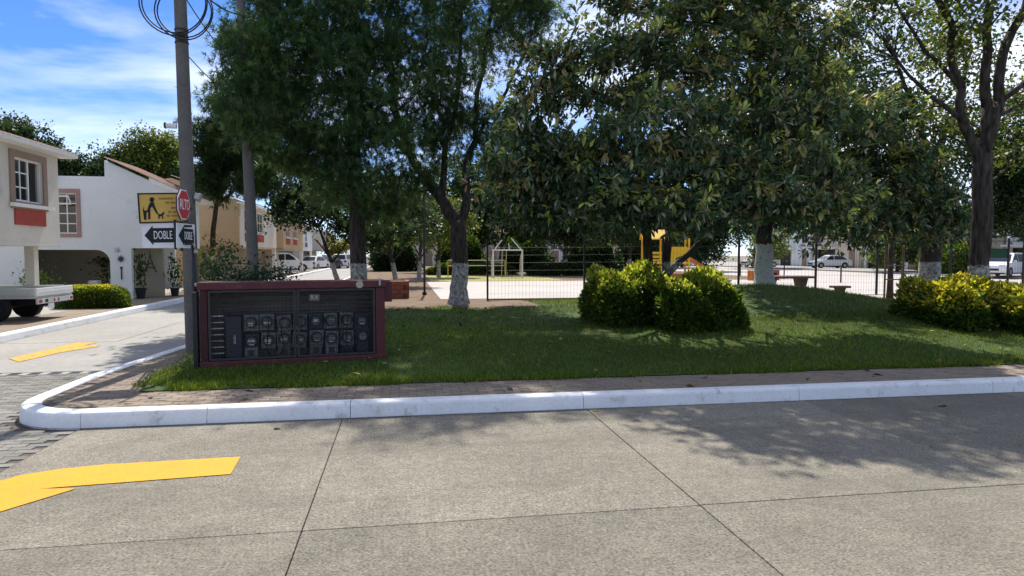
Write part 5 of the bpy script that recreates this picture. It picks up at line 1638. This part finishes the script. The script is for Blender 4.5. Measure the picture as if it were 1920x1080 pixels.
# rose bush with white flowers
rb = empty('rose_bush', (-3.0, 13.6, .15), 0, 'dark leafy rose bush with a few white blooms behind the meter cabinet', 'bush')
P, O = blob_points([(-.35, .2, .95, .55, .5, .65, 26), (.1, 0, .85, .6, .5, .6, 28), (.55, 0, .85, .5, .45, .5, 20), (-.6, .6, 1.4, .35, .3, .4, 10), (.3, 0, 1.25, .4, .4, .3, 8)], .24, 40)
lv = leaves('foliage', P, unit(rand_dir(len(P)) + np.array([0, 0, -.1])), .075 * rng.uniform(.6, 1.3, len(P)), palette(len(P), [(0.022, 0.055, 0.022), (0.035, 0.075, 0.03), (0.06, 0.10, 0.05)], [3, 3, 1]), OVAL_LEAF, 'broad_leaf', rb)
tag(lv, kind='stuff')
mb = MB()
for i in range(26):
    c = O[random.randrange(len(O))]
    branch(mb, (random.uniform(-.3, .4), random.uniform(-.1, .3), 0), tuple(c), .012, .004, .08, 4, 5)
tag(mb.build('stems', 'bark_plain', rb, fix=False), kind='stuff')
for k, (fx, fy, fz) in enumerate(((-.62, .05, .95), (-.45, -.3, .88), (-.5, -.25, .75), (.35, -.45, .98), (.62, -.3, 1.2), (.75, -.3, 1.05), (-.7, .4, 1.5), (.15, -.5, .8))):
    nf = 26
    d = unit(rand_dir(nf) + np.array([0, -.5, .4]))
    f_ = leaves('flower', np.array([fx, fy, fz]) + d * .015, d, .045, palette(nf, [(0.72, 0.68, 0.66)], [1], .06), OVAL_LEAF, 'broad_leaf', rb)
# climbing shrub on the far pavement, by the street
pot_plant('bush', 'loose yellow-green bush by the tower ornament wall at the street edge', (-8.35, 29.6, .15), .2, .0, 1.7, .45, [(0.07, 0.10, 0.025), (0.12, 0.14, 0.04), (.16, .14, .06)], 1500, cat='bush', pot=False, size=.10)

# ================================================================ court, goal, fence, playground
gl = empty('goal_frame', (6.9, 43.9, .14), 0, 'white goal frame with a small pitched top on the sunlit court', 'goal')
gx0, gx1 = -.98, .98
for s in (gx0, gx1):
    MB().box((s - .05, -.05, 0), (s + .05, .05, 1.78)).build('post', 'white_metal', gl)
    MB().tube([(s, .8, 0), (s, .75, 1.2), (s, .05, 1.76)], .03, 8).build('rear_stay', 'cream_metal', gl)
MB().box((gx0 - .05, -.052, 1.78), (gx1 + .05, .052, 1.88)).build('crossbar', 'white_metal', gl)
MB().tube([(gx0 + .1, 0, 1.88), (-.38, 0, 2.5)], .035, 8).build('rafter', 'white_metal', gl)
MB().tube([(gx1 - .1, 0, 1.88), (.22, 0, 2.62)], .035, 8).build('rafter', 'white_metal', gl)
MB().tube([(.1, 0, 1.88), (.06, 0, 2.3)], .03, 8).build('strut', 'white_metal', gl)
for s in (-.36, -.08):
    MB().tube([(s, .4, .1), (s, .05, 1.8)], .022, 6).build('net_bar', 'cream_metal', gl)
# yellow rails (exercise frame) left of the goal
yr = empty('yellow_rails', (5.0, 46.5, .135), 0, 'low yellow pipe rails standing on the grass beside the goal frame', 'railing')
for xx in (-1.9, -1.0, -.55, 2.1):
    MB().tube([(xx, 0, 0), (xx, 0, 1.15)], .035, 8).build('post', 'play_yellow', yr)
for zz in (.75, 1.12):
    MB().tube([(-1.9, 0, zz), (2.1, 0, zz)], .03, 8).build('rail', 'cream_metal', yr)
MB().box((-.98, -.1, .55), (-.57, .1, 1.05)).build('board', 'play_yellow', yr)
gp = MB().box((1.6, 38.4, 0), (9.5, 48.5, .142)).build('grass_strip', mat('dry_grass', (0.30, 0.27, 0.10), 0.95, noise=[(.6, .3, 5), (12, .3, 4)], bump=(14, .6)))
tag(gp, kind='structure')

# fence: posts, rails and thin wires
fn = empty('park_fence', (0, 0, 0), 0, 'low black wire fence with slim posts between lawn and court', 'fence')
fp = [(2.62, 20.75), (5.72, 20.65), (8.3, 20.5), (10.8, 20.25), (13.15, 19.65), (15.7, 20.1), (18.6, 20.2), (21.5, 20.2)]
for (x, y) in fp:
    z0 = float(hz(x, y))
    MB().box((x - .028, y - .028, z0 - .1), (x + .028, y + .028, z0 + 1.95)).build('post', 'black_metal', fn)
for i in range(len(fp) - 1):
    (xa, ya), (xb, yb) = fp[i], fp[i + 1]
    za, zb = float(hz(xa, ya)), float(hz(xb, yb))
    for dz in (.04, 1.9) if i > 2 else (.04,):
        MB().tube([(xa, ya, za + dz), (xb, yb, zb + dz)], .022 if dz < 1 else .014, 6).build('rail', 'black_metal', fn)
    mb = MB()
    n = int(math.hypot(xb - xa, yb - ya) / .11)
    for k in range(1, n):
        t = k / n
        x, y, z = xa + (xb - xa) * t, ya + (yb - ya) * t, za + (zb - za) * t
        mb.tube([(x, y, z + .04), (x, y, z + 1.9)], .0028, 3, cap=False)
    for k in range(1, 8):
        mb.tube([(xa, ya, za + k * .24), (xb, yb, zb + k * .24)], .0024, 3, cap=False)
    tag(mb.build('wire_mesh', 'black_metal', fn, fix=False), kind='stuff')
lp = empty('park_lamp_post', (.83, 26.2, .135), 0, 'tall slim black post rising beside the thick pine trunk', 'post')
MB().tube([(0, 0, -.1), (0, 0, 4.3)], .045, 10).build('shaft', 'black_metal', lp)
MB().tube([(0, 0, 4.25), (0, 0, 4.45), (0, 0, 4.6)], [.05, .16, .04], 12).build('lamp_head', 'black_metal', lp)
MB().tube([(0, 0, 0), (0, 0, .1)], .09, 12).build('foot', 'black_metal', lp)

# brick planter behind the meter cabinet
bp_ = empty('brick_planter', (-1.0, 24.2, .12), 0, 'dark red brick planter box behind the right end of the cabinet', 'planter')
bme = brick_mesh('brick', .30, .14, .15, 'brick_red')
for lev in range(4):
    for k in range(7):
        off = .16 if lev % 2 else 0
        for (yy) in (0, 1.4):
            link('brick', bme, None, bp_, (-1.0 + k * .31 + off, yy, .16 + lev * .157), (0, 0, random.gauss(0, .01)))
    for k in range(4):
        for xx in (-1.05, 1.15):
            link('brick', bme, None, bp_, (xx, .24 + k * .31, .16 + lev * .157), (0, 0, R(90) + random.gauss(0, .01)))
MB().box((-.98, .07, .0), (1.08, 1.33, .60)).build('soil_fill', 'soil', bp_)

# playground
pl = empty('play_tower', (15.6, 38.2, .13), R(-14), 'yellow playground tower with an orange slide behind the loquat stems', 'playground')
for (xx, yy) in ((-1.3, -.6), (-.2, -.6), (-1.3, .6), (-.2, .6), (1.3, -.6), (1.3, .6)):
    MB().tube([(xx, yy, 0), (xx, yy, 2.5)], .06, 10).build('post', 'play_yellow', pl)
MB().box((-1.36, -.66, .98), (1.36, .66, 1.06)).build('deck', 'play_yellow', pl)
for zz in (1.12, 1.34, 1.56):
    MB().box((-1.3, -.63, zz), (-.2, -.58, zz + .15)).build('guard_board', 'play_yellow', pl)
MB().poly([[(-.2, 1.06), (.4, 1.06), (.55, 1.35), (.95, 1.5), (1.3, 1.3), (1.3, 2.0), (-.2, 2.0)]], XZ, -.63, -.59).build('arch_panel', 'play_yellow', pl)
for s, nm_ in ((-1, 'roof_slope'), (1, 'roof_slope')):
    MB().add([(-1.45, s * .78, 2.45), (-.05, s * .78, 2.45), (-.05, 0, 3.0), (-1.45, 0, 3.0), (-1.45, s * .78, 2.49), (-.05, s * .78, 2.49), (-.05, 0, 3.04), (-1.45, 0, 3.04)], [(0, 1, 2, 3), (7, 6, 5, 4), (0, 4, 5, 1), (1, 5, 6, 2), (2, 6, 7, 3), (3, 7, 4, 0)]).build(nm_, 'play_yellow', pl)
v, f = [], []
for i in range(11):
    t = i / 10
    x = 1.3 + 2.1 * t
    z = 1.05 * (1 - t) ** 1.4 + .22
    for (yy, dz) in ((-.36, .22), (-.3, 0), (.3, 0), (.36, .22)):
        v.append((x, yy, z + dz))
for i in range(10):
    for j in range(3):
        f.append((i * 4 + j, i * 4 + j + 1, (i + 1) * 4 + j + 1, (i + 1) * 4 + j))
MB().add(v, f).build('slide', 'play_orange', pl, fix=False)
for k in range(6):
    MB().tube([(-1.9, -.3, .15 + k * .16), (-1.9 + .0, .3, .15 + k * .16)], .025, 6).build('ladder_rung', 'play_yellow', pl)
for s in (-.3, .3):
    MB().tube([(-1.95, s, 0), (-1.3, s, 1.1)], .035, 6).build('ladder_rail', 'play_yellow', pl)
MB().box((-1.2, -.64, .35), (-.3, -.6, .85)).build('lower_panel', 'play_yellow', pl)
MB().box((.0, -.64, .1), (1.2, -.6, .42)).build('lower_panel', 'play_orange', pl)
for k, (cx_, cy_) in enumerate(((20.6, 36.5), (21.9, 37.2))):
    rc = empty('play_cube', (cx_, cy_, .13), R(10 * k), 'red hollow play block on the court edge by the slide' if k else 'orange hollow play block on the court edge by the slide', 'play block')
    MB().poly([rect(-.4, 0, .4, .6), rect(-.22, .12, .22, .46)], XZ, -.3, .3).build('block', 'brick_red' if k else 'play_orange', rc, bevel=.02)

# stone table and benches
def stone_seat(nm, lab, loc, rz, wd, dp, h, cat, grp=None, legs=2):
    o = empty(nm, loc, rz, lab, cat, grp)
    MB().box((-wd / 2, -dp / 2, h - .08), (wd / 2, dp / 2, h)).build('table_top' if cat == 'table' else 'seat', 'brown_stone', o, bevel=.015)
    for k in range(legs):
        x = 0 if legs == 1 else (-wd * .3 + k * wd * .6)
        MB().poly([[(x - .17, 0), (x + .17, 0), (x + .12, .06), (x + .10, h * .5), (x + .17, h - .08), (x - .17, h - .08), (x - .10, h * .5), (x - .12, .06)]], XZ, -dp * .32, dp * .32).build('leg', 'brown_stone', o)
    return o


ZP = .14
stone_seat('stone_table', 'brown concrete picnic table behind the mound', (13.9, 22.6, ZP), R(-8), 1.9, .8, .78, 'table')
stone_seat('stone_bench', 'concrete bench in front of the picnic table, on the left', (13.5, 21.5, ZP), R(-8), .9, .36, .46, 'bench', 'benches at the picnic table', 1)
stone_seat('stone_bench', 'concrete bench at the right end of the picnic table', (15.35, 21.5, ZP), R(-8), .62, .36, .46, 'bench', 'benches at the picnic table', 1)

# stakes of the young tree
sk = empty('tree_stakes', (13.95, 17.15, float(hz(13.95, 17.2))), 0, 'two wooden stakes with cross rails holding the young loquat', 'stakes')
for s in (-.30, .30):
    MB().tube([(s, 0, -.1), (s * .96, 0, 1.55)], .028, 8).build('stake', 'wood_stake', sk)
for zz in (.62, 1.02):
    MB().tube([(-.32, -.02, zz), (.32, -.02, zz)], .018, 6).build('cross_rail', 'wood_stake', sk)
# thin bollards along the right street
for k, (x, y) in enumerate(((23.6, 33.0), (23.6, 38.5), (23.6, 44.0), (23.6, 50), (23.6, 57), (23.6, 28.5))):
    b = tag(MB().tube([(x, y, 0), (x, y, 1.0), (x, y, 1.03)], [.04, .04, .02], 8).build('bollard', 'dark_steel'), 'thin dark bollard along the near edge of the right street', 'bollard', 'bollards along the right street')
# green street name sign
gs = empty('name_sign', (21.1, 21.0, .14), R(-38), 'small green sign board on a dark post in front of the white sport utility car', 'sign')
MB().tube([(.42, 0, 0), (.42, 0, 2.15)], .04, 8).build('pole', 'dark_steel', gs)
MB().tube([(.42, 0, 2.15), (.42, 0, 2.22)], [.045, .01], 8).build('cap', 'white_metal', gs)
MB().box((-.40, -.02, 1.45), (.38, .0, 1.78)).build('board', 'sign_green', gs)
MB().poly([rect(-.40, 1.45, .38, 1.78), rect(-.385, 1.465, .365, 1.765)], XZ, -.026, -.02).build('border', 'dark_steel', gs)


# ================================================================ houses beyond the park
def far_house(nm, lab, loc, rz, wd, h, wall_m, grp, garage=True, dp=6):
    """front faces local -y"""
    o = empty(nm, loc, rz, lab, 'house', grp)
    a = wd / 2
    holes = [rect(-a + .5, 2.9, -a + 1.7, 4.0)[::-1], rect(a - 1.9, 2.9, a - .7, 4.0)[::-1]]
    outline = [(-a, 0)] + ([(-a + .4, 0), (-a + .4, 2.1), (-.1, 2.1), (-.1, 0)] if garage else []) + [(a, 0), (a, h), (-a, h)]
    MB().poly([outline] + holes, XZ, 0, .2).build('front_wall', wall_m, o)
    window(o, XZ, -a + .5, 2.9, -a + 1.7, 4.0, 0, -1, 2, 2)
    window(o, XZ, a - 1.9, 2.9, a - .7, 4.0, 0, -1, 2, 2)
    MB().box((-a + .05, .5, 0), (a - .05, dp, h - .05)).build('inner_wall', 'interior_dark', o)
    for s in (-1, 1):
        MB().box((s * a - .1, .2, 0), (s * a + .1, dp, h)).build('side_wall', wall_m, o)
    MB().poly([rect(a - 1.7, .02, a - .7, 2.1)], XZ, -.03, -.002).build('door', 'trim_brown', o)
    r_ = tile_roof('roof', (-a - .2, -.4, h), (a + .2, -.4, h), (a + .2, 3.0, h + 1.3), (-a - .2, 3.0, h + 1.3), o, rows=5, pitch=.3)
    MB().box((-a - .2, -.38, h - .12), (a + .2, -.02, h - .03)).build('eave_board', 'trim_white', r_)
    MB().box((-a - .1, -.5, 2.2), (a * .2, -.002, 2.36)).build('canopy', 'trim_white', o)
    return o


FG = 'houses across the right street'
for k, (x, y, wm, lab) in enumerate(((50.0, 36, 'plaster_beige', 'beige house behind the white sport utility car'), (50.0, 44.5, 'plaster_white', 'white house behind the green street tree'), (50.0, 53, 'plaster_beige', 'beige house with brown garage beyond the staked loquat'), (50.0, 62, 'plaster_white', 'white house with carport behind the white saloon car'), (50.0, 71, 'plaster_pale', 'pale house beyond the stone table'), (50.0, 80, 'plaster_white', 'white house behind the silver car'), (50, 27.5, 'plaster_pale', 'pale house at the near end of the right street'))):
    far_house('row_house', lab, (x, y, .1), R(-90), 8.2, 4.6, wm, FG)
FB = 'houses closing the far end of the park'
for k, (x, wm, lab) in enumerate(((0.5, 'plaster_pale', 'pale house behind the thin trees at the far end of the park'), (9.0, 'plaster_beige', 'beige house behind the goal frame at the far end of the park'), (17.5, 'plaster_white', 'white house behind the yellow slide tower'), (26.5, 'plaster_pale', 'pale house at the far corner of the park and right street'), (36, 'plaster_white', 'white house closing the view up the right street'))):
    far_house('row_house', lab, (x, 88, .0), 0, 8.0, 4.6, wm, FB)
# clipped green hedge across the right street and by the court
hedge('hedge', 'tall dark green hedge across the right street left of the white car', 42.0, 44.6, 44.5, 49.5, .12, 2.3, 7000, HL, YG, .2, None, top_share=.12)
hedge('hedge', 'low dark hedge along the back of the court behind the goal', 8.8, 14.5, 46.5, 47.6, .13, .9, 6000, DG, MG, .13, None, top_share=.1)
hedge('hedge', 'low green hedge behind the yellow rails', 1.8, 8.2, 49.5, 50.4, .13, .8, 6000, HL, MG, .13, None, top_share=.15)

for (xa, xb, ya, hh, lab) in ((-2.6, 1.2, 60.5, 2.3, 'tall dark shrub mass before the pale far house left of the goal'), (3.2, 7.4, 61.5, 2.5, 'tall dark shrub mass straight behind the goal frame'), (8.6, 12.6, 57.5, 2.4, 'tall dark shrub mass right of the goal frame'), (14.2, 18.6, 56.5, 2.6, 'tall dark shrub mass behind the yellow slide tower'), (19.6, 23.2, 58.5, 2.3, 'tall dark shrub mass beside the far bollards')):
    hedge('shrub', lab, xa, xb, ya, ya + 1.6, .12, hh, 4200, DG, MG, .24, 'dark shrubs behind the court', bulge=.4, cat='shrub', top_share=.15)

for (x, y, lab, cols) in ((29.0, 62.0, 'dark street tree closing the gap right of the slide', DG), (34.5, 79.0, 'dark street tree before the white house up the right street', DG), (38.0, 92.0, 'far green tree at the top of the right street', MG), (31.0, 95.0, 'far dark tree beyond the corner house', DG)):
    small_tree('street_tree', lab, (x, y, .0), 4.0, (.2, 0), [(-1.6, 0, 3.4, 2.2, 1.6, 1.6, 34), (1.5, 0, 3.7, 2.3, 1.6, 1.6, 34), (0, 0, 5.6, 2.6, 1.8, 1.7, 34), (.2, -.3, 1.7, 1.8, 1.0, .9, 16)], cols, .32, 6, r=.18, group='trees up the right street', bk='bark_plain')
